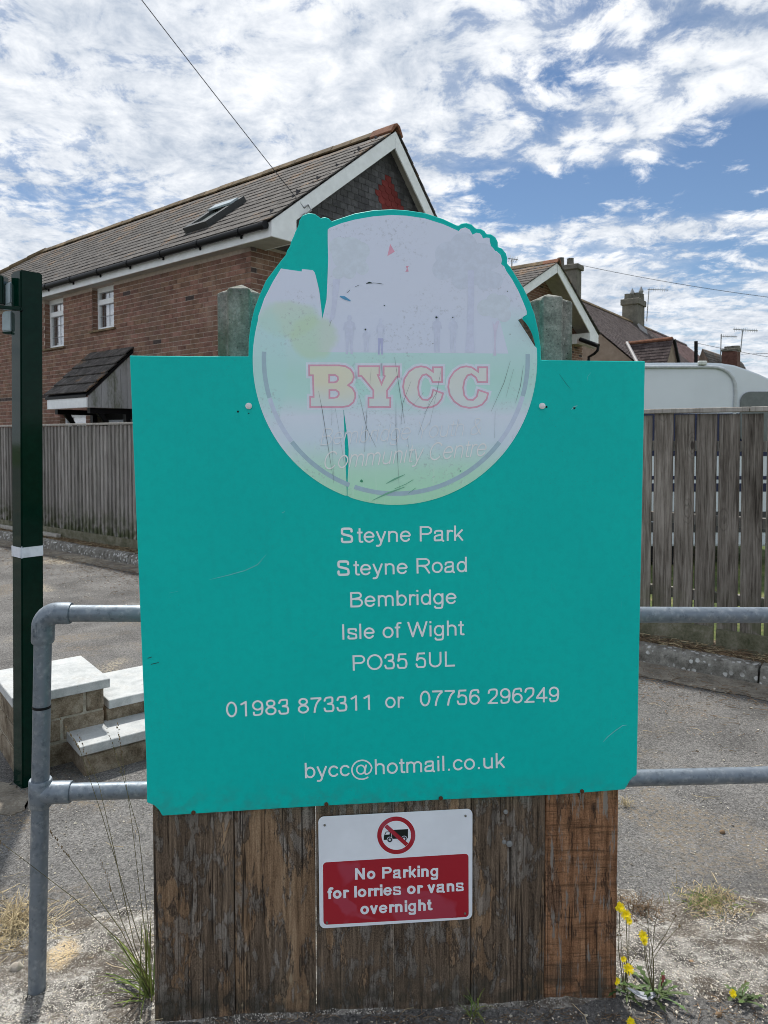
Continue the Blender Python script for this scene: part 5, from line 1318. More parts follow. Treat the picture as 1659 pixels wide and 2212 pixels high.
# barge boards, box ends, fascia, soffit
def zl(w): return ZE - 0.035 + (ZR - ZE) * w / W1
def zr_(w): return ZE - 0.035 + (ZR - ZE) * (WT_ - w) / W2
BD = 0.262
S = MB(); S.prism([hs(-0.026, a, b) for a, b in ((0, ZS), (0, zl(0)), (W1 - .002, zl(W1)), (W1 - .002, zl(W1) - BD), (0.46, zl(0.46) - BD + .02), (0.46, ZS))], ha * 0.026); S.build('barge_board', M['white_pvc'], house, bevel=0.003)
S = MB(); S.prism([hs(-0.026, a, b) for a, b in ((WT_, ZS), (WT_, zr_(WT_)), (W1 + .002, zr_(W1)), (W1 + .002, zr_(W1) - BD - .03), (WT_ - .40, zr_(WT_ - .40) - BD), (WT_ - .40, ZS))], ha * 0.026); S.build('barge_board', M['white_pvc'], house, bevel=0.003)
S = MB(); S.box(hs(0.0, 0.43, ZS), ha * QV, hg * 0.025, Z1 * 0.30); S.build('box_end_return', M['white_pvc'], house)
S = MB(); S.box(hs(0.001, 0.0, ZS), ha * (TE - 0.01), hg * 0.022, Z1 * 0.195); S.build('fascia', M['white_pvc'], house)
S = MB(); S.box(hs(0.001, 0.0225, ZS + 0.004), ha * (TE - 0.02), hg * (PW_ + .05), Z1 * 0.012); S.box(hs(0.001, PW_ + .0730, ZS + 0.004), ha * (QV + .02), hg * (0.43 - PW_ - .073), Z1 * 0.012); S.build('soffit', M['soffit'], house)
S = MB(); S.tube([hs(0.03, -0.062, ZS + 0.150), hs(TE, -0.062, ZS + 0.150)], 0.051, 12); S.tube([hs(0.028, -0.062, ZS + 0.150), hs(0.12, -0.062, ZS + 0.150)], 0.059, 12); S.build('gutter', M['black'], house, smooth=True)
t = 0.55
while t < TE - .2:
    S = MB(); S.tube([hs(t, -0.062, ZS + 0.147), hs(t + 0.09, -0.062, ZS + 0.147)], 0.060, 12); S.box(hs(t + .03, -0.02, ZS + 0.07), ha * 0.03, hg * 0.02, Z1 * 0.08); S.build('gutter_bracket', M['black'], house); t += 0.95
# windows
def window(o, trans, bars, nm='window'):
    t0, t1, z0, z1 = o; d = 0.105; B0 = Cw + hg * d; fw = 0.055
    fr = MB(); fr.box(B0 + ha * t0 + Z1 * z0, ha * (t1 - t0), hg * 0.06, Z1 * fw * 1.2); fr.box(B0 + ha * t0 + Z1 * (z1 - fw * 1.6), ha * (t1 - t0), hg * 0.06, Z1 * fw * 1.6)
    for a in (t0, t1 - fw): fr.box(B0 + ha * a + Z1 * (z0 + fw * 1.2), ha * fw, hg * 0.06, Z1 * (z1 - z0 - fw * 2.8))
    w = fr.build(nm, M['white_pvc'], house)
    if trans:
        zt = z0 + (z1 - z0) * trans
        S = MB(); S.box(B0 + ha * (t0 + fw) + Z1 * (zt - 0.045) - hg * 0.012, ha * (t1 - t0 - 2 * fw), hg * 0.06, Z1 * 0.09); S.build('transom', M['white_pvc'], w)
    S = MB(); S.box(B0 + ha * (t0 + fw) + Z1 * (z0 + fw) + hg * 0.03, ha * (t1 - t0 - 2 * fw), hg * 0.006, Z1 * (z1 - z0 - fw * 2.4)); S.build('pane', M['glass'], w)
    S = MB(); 
    for k in range(1, bars[0] + 1):
        a = t0 + (t1 - t0) * k / (bars[0] + 1); S.box(B0 + ha * a + Z1 * (z0 + fw) + hg * 0.024, ha * 0.007, hg * 0.004, Z1 * (z1 - z0 - fw * 2.4))
    for k in range(1, bars[1] + 1):
        z = z0 + (z1 - z0) * (trans or 1) * k / (bars[1] + 1); S.box(B0 + ha * (t0 + fw) + Z1 * z + hg * 0.020, ha * (t1 - t0 - 2 * fw), hg * 0.004, Z1 * 0.007)
    if S.v: S.build('glazing_bars', M['lead'], w)
    S = MB(); n = 26
    for k in range(n):                      # gathered net curtain
        a0_, a1_ = t0 + 0.02 + (t1 - t0) * 0.74 * k / n, t0 + 0.02 + (t1 - t0) * 0.74 * (k + 1) / n
        q0, q1 = 0.075 + 0.02 * math.sin(k * 1.9), 0.075 + 0.02 * math.sin(k * 1.9 + 1.9)
        S.quad(B0 + ha * a0_ + hg * q0 + Z1 * z0, B0 + ha * a1_ + hg * q1 + Z1 * z0, B0 + ha * a1_ + hg * q1 + Z1 * z1, B0 + ha * a0_ + hg * q0 + Z1 * z1)
    S.build('curtain', M['curtain'], w, fix=False)
    S = MB(); S.box(B0 + ha * (t0 - .1) + hg * 0.6 + Z1 * (z0 - .1), ha * (t1 - t0 + .2), hg * 0.02, Z1 * (z1 - z0 + .2)); S.build('room_back', M['dark_room'], w)
    S = MB(); S.box(Cw + ha * (t0 - 0.06) - hg * 0.05 + Z1 * (z0 - 0.035), ha * (t1 - t0 + 0.12), hg * 0.16, Z1 * 0.033); S.build('sill', M['ridge'], w)
    S = MB(); S.box(B0 + ha * (t0 + .01) - hg * 0.07 + Z1 * (z0 + 0.001), ha * (t1 - t0 - .02), hg * 0.07, Z1 * 0.02); S.build('sill_trim', M['white_pvc'], w)
window(w1, 0.70, (3, 2)); window(w2, 0.66, (3, 1)); window(w3, 0.75, (0, 0))
S = MB(); S.box(Cw + ha * dr[0] + hg * 0.14 + Z1 * 0.09, ha * (dr[1] - dr[0]), hg * 0.05, Z1 * (dr[3] - 0.09)); door = S.build('door', M['dark_room'], house)
S = MB(); S.box(Cw + ha * (dr[0] + .25) + hg * 0.13 + Z1 * (dr[3] - .32), ha * (dr[1] - dr[0] - .5), hg * 0.012, Z1 * 0.12); S.build('fanlight', M['curtain'], door)
# roof window
kp0, kp1, kp2_ = [hit(x, y, hs(0, 0, ZE + 0.02), Nr) for x, y in ((401, 505), (437, 499), (508, 443))]
O_ = hs(0, 0, ZE); tA, tB = (kp1 - O_).dot(ha), (kp0 - O_).dot(ha); sA, sB = (kp0 - O_).dot(Sd), (kp2_ - O_).dot(Sd)
def rf(t, s, n): return O_ + ha * t + Sd * s + Nr * n
tA, tB = min(tA, tB), max(tA, tB); sB = max(sB, sA + 0.9)
fr = MB(); fw = 0.09
for (a, b, c, d) in ((tA, tB, sA, sA + fw), (tA, tB, sB - fw * 1.3, sB), (tA, tA + fw, sA + fw, sB - fw * 1.3), (tB - fw, tB, sA + fw, sB - fw * 1.3)):
    fr.box(rf(a, c, -0.04), ha * (b - a), Sd * (d - c), Nr * 0.15)
rw = fr.build('roof_window', plain('roof_window_frame', (0.05, 0.055, 0.055), 0.4), house)
S = MB(); S.box(rf(tA + fw, sA + fw, 0.055), ha * (tB - tA - 2 * fw), Sd * (sB - sA - 2.3 * fw), Nr * 0.01); S.build('pane', plain('roof_window_glass', (0.40, 0.45, 0.43), 0.06, 0.8), rw)  # pale base colour paints in the sky reflected by the glass
S = MB(); S.box(rf(tA + .01, sB - (sB - sA) * 0.34, 0.112), ha * (tB - tA - .02), Sd * 0.20, Nr * 0.03); S.build('blind_box', M['pale_plastic_and_sky_sheen'], rw)
# porch canopy
T1p, T2p = wall_tz(195.3, 762.7), wall_tz(289.2, 749); zt = (T1p[1] + T2p[1]) / 2
B2p = hit(187, 847.8, Cw + ha * T2p[0], ha); dO = -(B2p - Cw).dot(hg); zb_ = B2p.z
t2c, t1c = T2p[0], T1p[0]
def cp(t, o, z): return Cw + ha * t - hg * o + Z1 * z
Sc = (hg * dO + Z1 * (zt - zb_)); Lc = Sc.length; Sc.normalize(); Nc = ha.cross(Sc); Nc = Nc if Nc.z > 0 else -Nc
S = MB(); S.prism([cp(t2c + .02, 0, zt - .03), cp(t2c + .02, dO, zb_ - .03), cp(t2c + .02, dO, zb_ - .075), cp(t2c + .02, 0, zt - .10)], ha * (t1c - t2c - .04)); can = S.build('canopy', M['black'], house)
gc = Lc / 5
for k in range(5):
    n = 4
    for j in range(n):
        lo, hi = t2c + (t1c - t2c) * j / n, t2c + (t1c - t2c) * (j + 1) / n - 0.008
        S = MB(); o_ = cp(lo, dO, zb_) + Sc * (k * gc); S.add([o_ + Nc * 0.012, o_ + ha * (hi - lo) + Nc * 0.012, o_ + ha * (hi - lo) + Sc * gc * 1.15 - Nc * .012, o_ + Sc * gc * 1.15 - Nc * .012, o_ + Nc * 0.030, o_ + ha * (hi - lo) + Nc * 0.030, o_ + ha * (hi - lo) + Sc * gc * 1.15 + Nc * .004, o_ + Sc * gc * 1.15 + Nc * .004],
              [(0, 3, 2, 1), (4, 5, 6, 7), (0, 1, 5, 4), (1, 2, 6, 5), (2, 3, 7, 6), (3, 0, 4, 7)]); S.build('slate', M['slate'], can)
zf = zb_ - 0.235
S = MB(); S.box(cp(t2c + .03, dO - .035, zf), ha * (t1c - t2c - .10), -hg * 0.022, Z1 * 0.165); S.build('fascia', M['white_pvc'], can)
nb = 7
for k in range(nb):
    a, b = (dO - .04) * k / nb, (dO - .04) * (k + 1) / nb - 0.006
    S = MB(); f = lambda o: zt - .10 - (zt - zb_) * o / dO
    S.prism([cp(t2c + .035, a, zf), cp(t2c + .035, b, zf), cp(t2c + .035, b, f(b)), cp(t2c + .035, a, f(a))], ha * 0.018); S.build('cheek_board', M['stained_board'], can)
for tt in (t2c + .12, t1c - .22):
    S = MB(); S.box(cp(tt, dO - .12, zf - 0.09), ha * 0.09, hg * (dO - .12), Z1 * 0.088); S.box(cp(tt, 0.09, zf - .95), ha * 0.09, hg * 0.088, Z1 * 0.86)
    S.prism([cp(tt + .003, dO - .25, zf - .091), cp(tt + .003, dO - .36, zf - .091), cp(tt + .003, 0.0905, zf - .80), cp(tt + .003, 0.0905, zf - .66)], ha * 0.08); S.build('gallows_bracket', M['black'], can)

# ------------------------------------------------------------------ wires
def wire(name, a, b, sag, r, label, n=24):
    S = MB(); pts = [a.lerp(b, k / n) - Z1 * sag * 4 * (k / n) * (1 - k / n) for k in range(n + 1)]
    S.tube(pts, r, 6); o = S.build(name, M['wire'], smooth=True); return tag(o, label, 'wire')
bp_ = hit(657, 449, hs(-0.03, 0), ha)
wire('telephone_wire', bp_, at(180, -165, 8.2), 0.02, 0.0055, 'single telephone wire slanting down from the sky to the white barge board')
S = MB(); S.box(bp_ - ha * 0.004 - hg * .03 - Z1 * .16, -ha * 0.04, hg * 0.06, Z1 * 0.07); S.tube([bp_ - ha * .02 - Z1 * .10, bp_ - ha * .04 - Z1 * .02 + hg * .10, bp_ + Z1 * .06 + hg * .08, bp_ + Z1 * .0], 0.012, 8); S.build('wire_bracket', M['aerial'], house)

# ------------------------------------------------------------------ second brick gable behind the sign
A2 = at(1202, 571, 20.0); A2g = Vector((A2.x, A2.y, 0))
h2 = thing('gabled_house', A2g, 'second brick house gable with white barge boards beside the sign', 'house')
def q2(x, y, t=0.0):
    return hit(x, y, A2 + ha * t, ha)
S = MB(); S.prism([q2(*c) for c in ((1203, 569), (1078, 657), (1078, 677), (1204, 589))], ha * 0.03); S.build('barge_board', M['white_pvc'], h2, bevel=0.004)
S = MB(); S.prism([q2(*c) for c in ((1204, 569), (1213, 579), (1292.9, 724.4), (1292.9, 745.1), (1274.7, 740.1), (1274.7, 718.7), (1205, 589))], ha * 0.03); S.build('barge_board', M['white_pvc'], h2, bevel=0.004)
Lf, Ap, Rf = q2(1078, 655), q2(1204, 566), q2(1295, 724)
down = Vector((0, 0, -0.09))
for a, b, mt in ((Lf, Ap, 'soffit'), (Ap, Rf, 'soffit')):
    S = MB(); S.prism([a + ha * .031, b + ha * .031, b + ha * .031 + down, a + ha * .031 + down], ha * 8); S.build('roof_deck', M[mt], h2)
sl_ = (Ap - Lf); ll = sl_.length; sl_.normalize(); nn = ha.cross(sl_); nn = nn if nn.z > 0 else -nn
lay_tiles(h2, Lf, ha, sl_, nn, int(ll / 0.25), 0.25, 0.30, lambda r: (-0.05, 7.9), M['slate'], 'slate', 300)
sr_ = (Ap - Rf); lr = sr_.length; sr_.normalize(); nn2 = ha.cross(sr_); nn2 = nn2 if nn2.z > 0 else -nn2
lay_tiles(h2, Rf, ha, sr_, nn2, int(lr / 0.25), 0.25, 0.30, lambda r: (-0.05, 7.9), M['slate'], 'rear_slate', 0)
t = -0.06
while t < 7.5:
    S = MB(); S.prism([Ap + ha * t + hg * a + Z1 * (b + .05) for a, b in rp], ha * 0.445); S.build('ridge_tile', M['terracotta'] if t < 0 else M['ridge'], h2); t += 0.45
QW = 0.62
wl_, wr_ = q2(1100, 690, QW), q2(1256, 780, QW)
gb = [Lf + ha * QW, Ap + ha * QW, q2(1256, 665, QW)]
wallR = q2(1258, 760, QW)
apz, apw = Ap.z, (Ap - A2).dot(hg); lw, rw_ = (Lf - A2).dot(hg), (wallR - A2).dot(hg)
OW = Vector((A2.x, A2.y, 0)) + ha * QW
S = MB(); zrr = Rf.z + (Ap.z - Rf.z) * ((Rf - A2).dot(hg) - rw_) / ((Rf - A2).dot(hg) - apw)
S.prism([OW + hg * lw + Z1 * 0.0, OW + hg * rw_ + Z1 * 0.0, OW + hg * rw_ + Z1 * (zrr - .1), OW + hg * apw + Z1 * (apz - .1), OW + hg * lw + Z1 * (Lf.z - .1)], ha * 7.0); S.build('wall', M['brick_mortar'], h2)
def sp2(z):
    lo = lw if z < Lf.z else lw + (apw - lw) * (z - Lf.z) / (apz - Lf.z) + .1
    hi = rw_ if z < zrr else apw + (rw_ - apw) * (apz - z) / (apz - zrr) - .1
    return [(max(lo, lw + 1.2), hi)] if hi > lo else []
lay_bricks(h2, OW, hg, -ha, sp2, (3.0, apz - .2), dark=lambda z, r: r < 0.03)
S = MB(); ib = q2(1274.7, 718.7); S.box(Vector((ib.x, ib.y, q2(1274.7, 740).z)) + ha * .03, ha * QW, hg * -0.02, Z1 * (ib.z - q2(1274.7, 740).z)); S.build('box_end_return', M['white_pvc'], h2)
S = MB(); be = q2(1274.7, 740.3); S.box(Vector((be.x, be.y, be.z)) + ha * .03, ha * QW, (Rf - ib) - Z1 * (Rf - ib).z, Z1 * 0.015); S.build('soffit', M['soffit'], h2)
# lower eave, gutter and downpipe by the box end
ga, gb_ = at(1253, 731, 20.6), at(1287, 744, 20.2)
S = MB(); S.box(at(1252.5, 739.5, 20.6), at(1287, 752, 20.2) - at(1252.5, 739.5, 20.6), Vector((0, .3, 0)), Z1 * 0.13); S.build('fascia', M['white_pvc'], h2)
S = MB(); S.tube([at(1253, 733, 20.55), at(1293, 747, 20.1)], 0.06, 10); S.tube([at(1292, 748, 20.1), at(1291, 757, 20.1), at(1284, 764, 20.2), at(1272, 771, 20.5), at(1271, 800, 20.5)], 0.04, 8); S.build('downpipe', M['black'], h2, smooth=True)

# ------------------------------------------------------------------ tiled house with the big rendered stack
d3 = Vector((0.582, 0.813, 0)).normalized(); f3 = Vector((0.813, -0.582, 0))
R0 = at(1255, 650, 30.0); R1 = hit(1481, 746, R0, f3)
Lr = (R1 - R0).dot(d3); zr3 = (R0.z + R1.z) / 2
R0.z = zr3
h3 = thing('tiled_house', Vector((R0.x, R0.y, 0)), 'old house with dark plain tiled roof and rendered chimney behind the caravan', 'house')
run3, drop3 = 5.3, 4.7
s3 = (-f3 * run3 + Z1 * drop3); L3_ = s3.length; s3.normalize(); n3 = d3.cross(s3); n3 = n3 if n3.z > 0 else -n3
b3 = -f3
X0 = -4.0
S = MB(); e_ = R0 + d3 * X0
S.prism([e_ - Z1 * .05, e_ + f3 * run3 - Z1 * (drop3 + .05), e_ + f3 * (run3 - .2) - Z1 * zr3, e_ - f3 * (run3 - .2) - Z1 * zr3, e_ - f3 * run3 - Z1 * (drop3 + .05)], d3 * (Lr - X0 - .05)); S.build('wall', M['pink_render'], h3)
usplit = (hit(1398, 715, R0, f3) - R0).dot(d3)
GA3 = 0.125
lay_tiles(h3, R0 + f3 * run3 - Z1 * drop3, d3, s3, n3, int(L3_ / GA3), GA3, 0.19, lambda r: (X0 - .05, usplit - .01), M['dark_tile'], 'roof_tile', 300, 0.013, 0.028)
lay_tiles(h3, R0 + f3 * run3 - Z1 * drop3, d3, s3, n3, int(L3_ / GA3), GA3, 0.19, lambda r: (usplit, Lr), M['red_tile'], 'roof_tile', 0, 0.013, 0.028)
k = X0
while k < Lr - .1:
    S = MB(); S.prism([R0 + d3 * k + f3 * a + Z1 * (b + .045) for a, b in rp], d3 * 0.44); S.build('ridge_tile', M['ridge'] if k < usplit else M['dark_tile'], h3); k += 0.45
def stack(name, parent, px0, px1, ytop, ybot, depth, mat, pots, ax1, ax2, capy, dpt=0.55, over=0.06):
    c0, c1 = at(px0, ytop, depth), at(px1, ytop, depth)
    wd = (c1.x - c0.x); ctr = (c0 + c1) / 2; zb2 = at(px0, ybot, depth).z
    w = wd / (abs(ax1.x) + abs(ax2.x) * dpt / max(wd, .1)) if False else wd * 0.80
    def bx(ww, dd, za, zb): 
        o_ = Vector((ctr.x, ctr.y, za)) - ax1 * ww / 2 - ax2 * dd / 2
        return o_, ax1 * ww, ax2 * dd, Z1 * (zb - za)
    zc = at(px0, capy, depth).z
    S = MB(); S.box(*bx(w, dpt, zb2, zc)); st_ = S.build(name, mat, parent, bevel=0.01)
    S = MB(); S.box(*bx(w + over * 2, dpt + over * 2, zc - 0.02, c0.z)); S.build('chimney_cap', M['stack_render'], st_, bevel=0.02)
    for (px, hh, rr) in pots:
        p = at(px, ytop, depth); p.y = ctr.y; S = MB(); S.tube([p - Z1 * 0.06, p + Z1 * hh * .9, p + Z1 * hh], [rr * 1.05, rr * .92, rr], 12); S.build('chimney_pot', M['stack_render'], st_, smooth=True)
    return st_
D3 = R0.y + d3.y * (hit(1370, 690, R0, f3) - R0).dot(d3)
st3 = stack('chimney', h3, 1337, 1400, 649, 725, D3, M['stack_render'], ((1357, .30, .19), (1368, .27, .15), (1376, .36, .18), (1385, .30, .14)), d3, f3, 661, 0.75, 0.07)
for px, yy in ((1366, 622), (1385, 618)):
    p = at(px, yy, D3); S = MB(); S.tube([p - Z1 * .55, p - Z1 * .25, p], [.03, .12, .005], 6); S.build('bird_spike', M['aerial'], st3)
S = MB(); fl = [at(1370, 690, D3 - .55), at(1397, 712, D3 - .55), at(1402, 738, D3 - 1.0), at(1385, 715, D3 - .9)]
S.prism(fl, (0, 0.15, 0)); S.build('flashing', M['lead'], h3)
# cross gable
Bg = hit(1352, 744.5, R0, n3); d_ = ray(1452, 733.5); Ag = CAM + d_ * ((Bg.z - H) / d_.z); RL = (Bg - Ag).length
rd = (Bg - Ag).normalized()
lf, rf_ = hit(1436, 790, Ag, rd), hit(1464, 790, Ag, rd)
lf = Ag + (lf - Ag) * 1.3; rf_ = Ag + (rf_ - Ag) * 1.3
S = MB(); S.prism([Ag - Z1 * .05, lf + Z1 * 0.0, Vector((lf.x, lf.y, 1.5)), Vector((rf_.x, rf_.y, 1.5)), rf_], rd * RL); S.build('cross_gable', M['pink_render'], h3)
sg = (Ag - lf); lg = sg.length; sg.normalize(); ng = rd.cross(sg); ng = ng if ng.dot(Vector((-.5, -.5, .5))) > 0 else -ng
lay_tiles(h3, lf, rd, sg, ng, int(lg / 0.125), 0.125, 0.19, lambda r: (-0.06, RL + .3 - r * .02), M['dark_tile'], 'gable_roof_tile', 150, 0.013, 0.028)
S = MB(); S.tube([Ag + Z1 * .03, Ag + rd * RL + Z1 * .03], 0.075, 8); S.build('gable_ridge', M['terracotta'], h3)
S = MB(); S.tube([Ag - rd * .07, rf_ - rd * .07], 0.06, 6); S.build('verge_strip', M['black'], h3)
S = MB(); S.tube([Bg + Vector((0, -.12, .05)), hit(1375, 790, R0, n3) + Vector((0, -.12, .05))], 0.06, 8); S.build('valley_strip', M['lead'], h3)
# chimney between the two
stack('chimney', h2, 1219, 1253, 574, 670, 25.0, M['stack_render'], ((1211, .26, .12), (1232, .24, .12)), d3, f3, 584, 0.5, 0.07)

# far house with a red stack
h4 = thing('far_house', at(1540, 945, 36) - Z1 * H, 'small far house roof with red brick chimney at the right behind the caravan', 'house')
pA, pB, pC, pD = at(1517, 752, 36), at(1502, 800, 36), at(1542, 800, 35), at(1598, 793, 40)
v4 = [pA, pB, pC]; rdir = (at(1600, 798, 42) - pA); 
S = MB(); S.prism([pA - Z1 * .02, pB, Vector((pB.x, pB.y, 0.08)), Vector((pC.x, pC.y, 0.08)), pC], Vector((rdir.x, rdir.y, 0))); S.build('wall', M['pink_render'], h4)
s4 = (pA - pC); l4 = s4.length; s4.normalize(); u4 = Vector((rdir.x, rdir.y, 0)); lu = u4.length; u4.normalize(); n4 = u4.cross(s4); n4 = n4 if n4.z > 0 else -n4
lay_tiles(h4, pC, u4, s4, n4, max(3, int(l4 / .2)), .2, .3, lambda r: (-.05, lu), M['slate'], 'slate', 200, 0.013, 0.028)
stack('chimney', h4, 1556, 1603, 755, 800, 36.5, M['stack_brick'], ((1574, .14, .22), (1588, .17, .24)), d3, f3, 759.5, 0.7, 0.04)
S = MB(); S.tube([at(1503.5, 800, 35.5), at(1503.5, 737, 35.5)], 0.09, 8); S.build('vent_pipe', M['black'], h4)
# aerials
def aerial(name, foot, top, b0, b1, n, r, label, loop=True):
    o = thing(name, foot, label, 'aerial', 'television aerials')
    S = MB(); S.tube([foot, top], r, 6); S.build('mast', M['aerial'], o)
    S = MB(); S.tube([b0, b1], r * .8, 6); S.build('boom', M['aerial'], o)
    for k in range(n):
        p = b0.lerp(b1, (k + .5) / n); e = Vector((0.05, 0.12, .10)) * (1.3 if k == 0 else 1)
        S = MB(); S.tube([p - e, p + e], r * .5, 5); S.build('element', M['aerial'], o)
    return o
aerial('television_aerial', at(1397, 694, D3 + .2), at(1402, 623, D3 + .2), at(1399, 625, D3), at(1443.5, 626.5, D3 + .6), 9, .022, 'television aerial on a mast beside the large rendered chimney')
aerial('television_aerial', at(1556.5, 775, 36.5), at(1558, 722, 36.5), at(1557, 726, 36.5), at(1592, 727.5, 37), 8, .024, 'lower of the two thin aerials rising by the red chimney')
aerial('television_aerial', at(1600, 757, 36.5), at(1604.5, 712, 36.5), at(1584, 711, 36), at(1637, 714.5, 37), 11, .026, 'taller aerial with wide comb boom right of the red chimney')
aerial('television_aerial', at(1103, 640, 21.5), at(1106, 560, 21.5), at(1098, 558, 21.5), at(1118.5, 561, 21.8), 4, .018, 'aerial with four rods just showing beside the scalloped sign edge')
wire('overhead_wire', at(1252, 572, 25.0), at(1760, 654, 22), 0.10, 0.0075, 'long overhead wire crossing the sky right of the brick chimney')
wire('overhead_wire', at(1504, 741, 35.5), at(1780, 790, 30), 0.05, 0.012, 'low overhead wire running right from the dark pipe of the far house')
wire('overhead_wire', at(1601, 765, 36.5), at(1780, 757, 30), 0.02, 0.011, 'low overhead wire running right from the red chimney')

# ------------------------------------------------------------------ caravan
cvY = 8.6
cv = thing('caravan', at(1500, 945, cvY) - Z1 * H + Z1 * .085, 'white touring caravan with awning rail standing behind the slatted fence', 'caravan')
co = [(1120, 786), (1394, 783.2), (1525, 783), (1560, 784.6), (1588, 789), (1614, 797.8), (1640, 807.4), (1662, 818), (1690, 838), (1716, 868), (1735, 910), (1742, 980), (1738, 1060), (1725, 1180), (1120, 1180)]
CVW = plain('caravan_white', (0.68, 0.74, 0.80), 0.3, 0.45, 0, 0.04, 2)
S = MB(); S.prism([at(x, y, cvY) for x, y in co], (0, 2.1, 0)); S.build('body', CVW, cv, bevel=0.02, seg=2, smooth=True)
rail = [(1120, 793.5), (1394, 792.8), (1530, 792.5), (1548, 793.5), (1562, 797.5), (1574, 805), (1583, 816), (1588, 830), (1589, 850), (1586, 900), (1584, 1000)]
S = MB(); S.tube([at(x, y, cvY - .012) for x, y in rail], 0.020, 10); S.build('awning_rail', plain('awning_rail_grey', (0.50, 0.54, 0.57), 0.35, 0.5), cv, smooth=True)
S = MB(); p = at(1517, 785, cvY - .03); S.cbox(p + Z1 * 0.005, 0.10, 0.05, 0.05); S.build('marker_lamp', plain('lamp_cover', (0.62, 0.66, 0.63), 0.3), cv, bevel=0.01)
wo = rounded([(at(x, y, cvY).x, at(x, y, cvY).z) for x, y in ((1598, 846), (1700, 846), (1712, 960), (1596, 960))], 0.12)
S = MB(); S.prism([Vector((x, cvY - .025, z)) for x, z in wo], (0, 0.02, 0)); S.build('window', plain('caravan_window', (0.12, 0.14, 0.14), 0.12, 0.5), cv, bevel=0.006)
NV = plain('navy_stripe', (0.012, 0.018, 0.065), 0.35)
for ya, yb in ((893, 985), (1028, 1036), (1044, 1062), (1105, 1118), (1128, 1150)):
    a, b = at(1135, yb, cvY), at(1730, ya, cvY); S = MB(); S.box((a.x, cvY - .004, a.z), (b.x - a.x, 0, 0), (0, .003, 0), (0, 0, b.z - a.z)); S.build('stripe', NV if ya < 1100 else plain('skirt_grey', (0.06, 0.06, 0.065)), cv)
for x in (1330, 1440):
    p = at(x, 1200, cvY); zc_ = 0.085 + 0.30
    S = MB(); S.tube([Vector((p.x, cvY + .04, zc_)), Vector((p.x, cvY + .24, zc_))], 0.30, 24); S.build('wheel', M['black'], cv, smooth=True)
S = MB()
for x in (1160, 1700):
    p = at(x, 1200, cvY); S.box((p.x - .03, cvY + .2, 0.05), (.06, 0, 0), (0, .06, 0), (0, 0, .45))
S.build('corner_steady', M['black'], cv)

# ------------------------------------------------------------------ weeds, grasses and litter
rnd = random.Random(11)
def gz(p): return Vector((p.x, p.y, 0.012))
# tall grass tuft beside the left-hand plank
tb0 = gz(ground(326, 2150))
tu = thing('grass_tuft', tb0, 'green grass tuft with long seed stalks at the foot of the leftmost plank', 'grass')
S = MB()
tips = [((250, 2020), .010), ((225, 2110), .008), ((205, 2185), .010), ((240, 2200), .009), ((265, 2075), .009), ((300, 1995), .008), ((318, 1990), .009), ((190, 2150), .006), ((285, 2205), .008), ((330, 2040), .008), ((270, 2140), .010), ((235, 2060), .007), ((255, 2230), .009)]
for i in range(46):
    (tx, ty), w = tips[i % len(tips)]
    q = at(tx + rnd.uniform(-18, 18), ty + rnd.uniform(-14, 14), tb0.y + rnd.uniform(-.12, .12))
    b = tb0 + Vector((rnd.uniform(-.03, .03), rnd.uniform(-.04, .04), -.005)); d = q - b; ln = d.length
    S.blade(b, d + Z1 * 0.35 * ln, ln * 1.15, w * rnd.uniform(.5, .9), 0.9)
tag(S.build('blades', M['blade_green'], tu, fix=False), kind='stuff')
for pts in ([(326, 2140), (262, 2010), (170, 1880), (140, 1840)], [(324, 2140), (255, 2030), (160, 1940), (10, 1826)], [(330, 2140), (290, 2040), (245, 1830), (215, 1700), (190, 1640)], [(332, 2150), (320, 2060), (305, 1950), (285, 1780), (262, 1620)], [(326, 2150), (300, 2080), (265, 1995), (236, 1910)]):
    dep = tb0.y - .02
    P_ = [at(x, y, dep - .02 * i + (.02 if i == 0 else 0)) for i, (x, y) in enumerate(pts)]
    S = MB(); S.tube(P_, [0.0014, 0.0012, 0.001, 0.0007][:len(P_)] + [0.0006] * max(0, len(P_) - 4), 5); S.build('stem', M['stalk'], tu)
    S = MB(); e, f = P_[-1], P_[-2]; dd = (e - f).normalized()
    for k in range(16):
        p = e + dd * (k * 0.0065 - 0.02) + Vector((rnd.uniform(-.003, .003), rnd.uniform(-.003, .003), 0)); S.stone(p, rnd.uniform(.0014, .0028), 2.0, rnd)
    S.build('seed_head', M['seed'], tu)
for nm, pts in (('a', [(310, 2060), (220, 1760), (172, 1618), (120, 1535)]), ('b', [(328, 2070), (300, 1800), (262, 1665), (226, 1560)])):
    P_ = [at(x, y, tb0.y - .05) for x, y in pts]; S = MB(); S.tube(P_[:3] + [P_[2].lerp(P_[3], .5)], [.0011, .0009, .0007, .0005], 5); S.build('stem', M['stalk'], tu)
    S = MB()
    for k in range(34):
        t = k / 34; p = P_[2].lerp(P_[3], t) + Vector((rnd.uniform(-.002, .002), rnd.uniform(-.003, .003), rnd.uniform(-.002, .002))); S.stone(p, rnd.uniform(.0012, .0030) * (1 - .6 * t), 2.2, rnd)
    S.build('seed_head', M['seed'], tu)
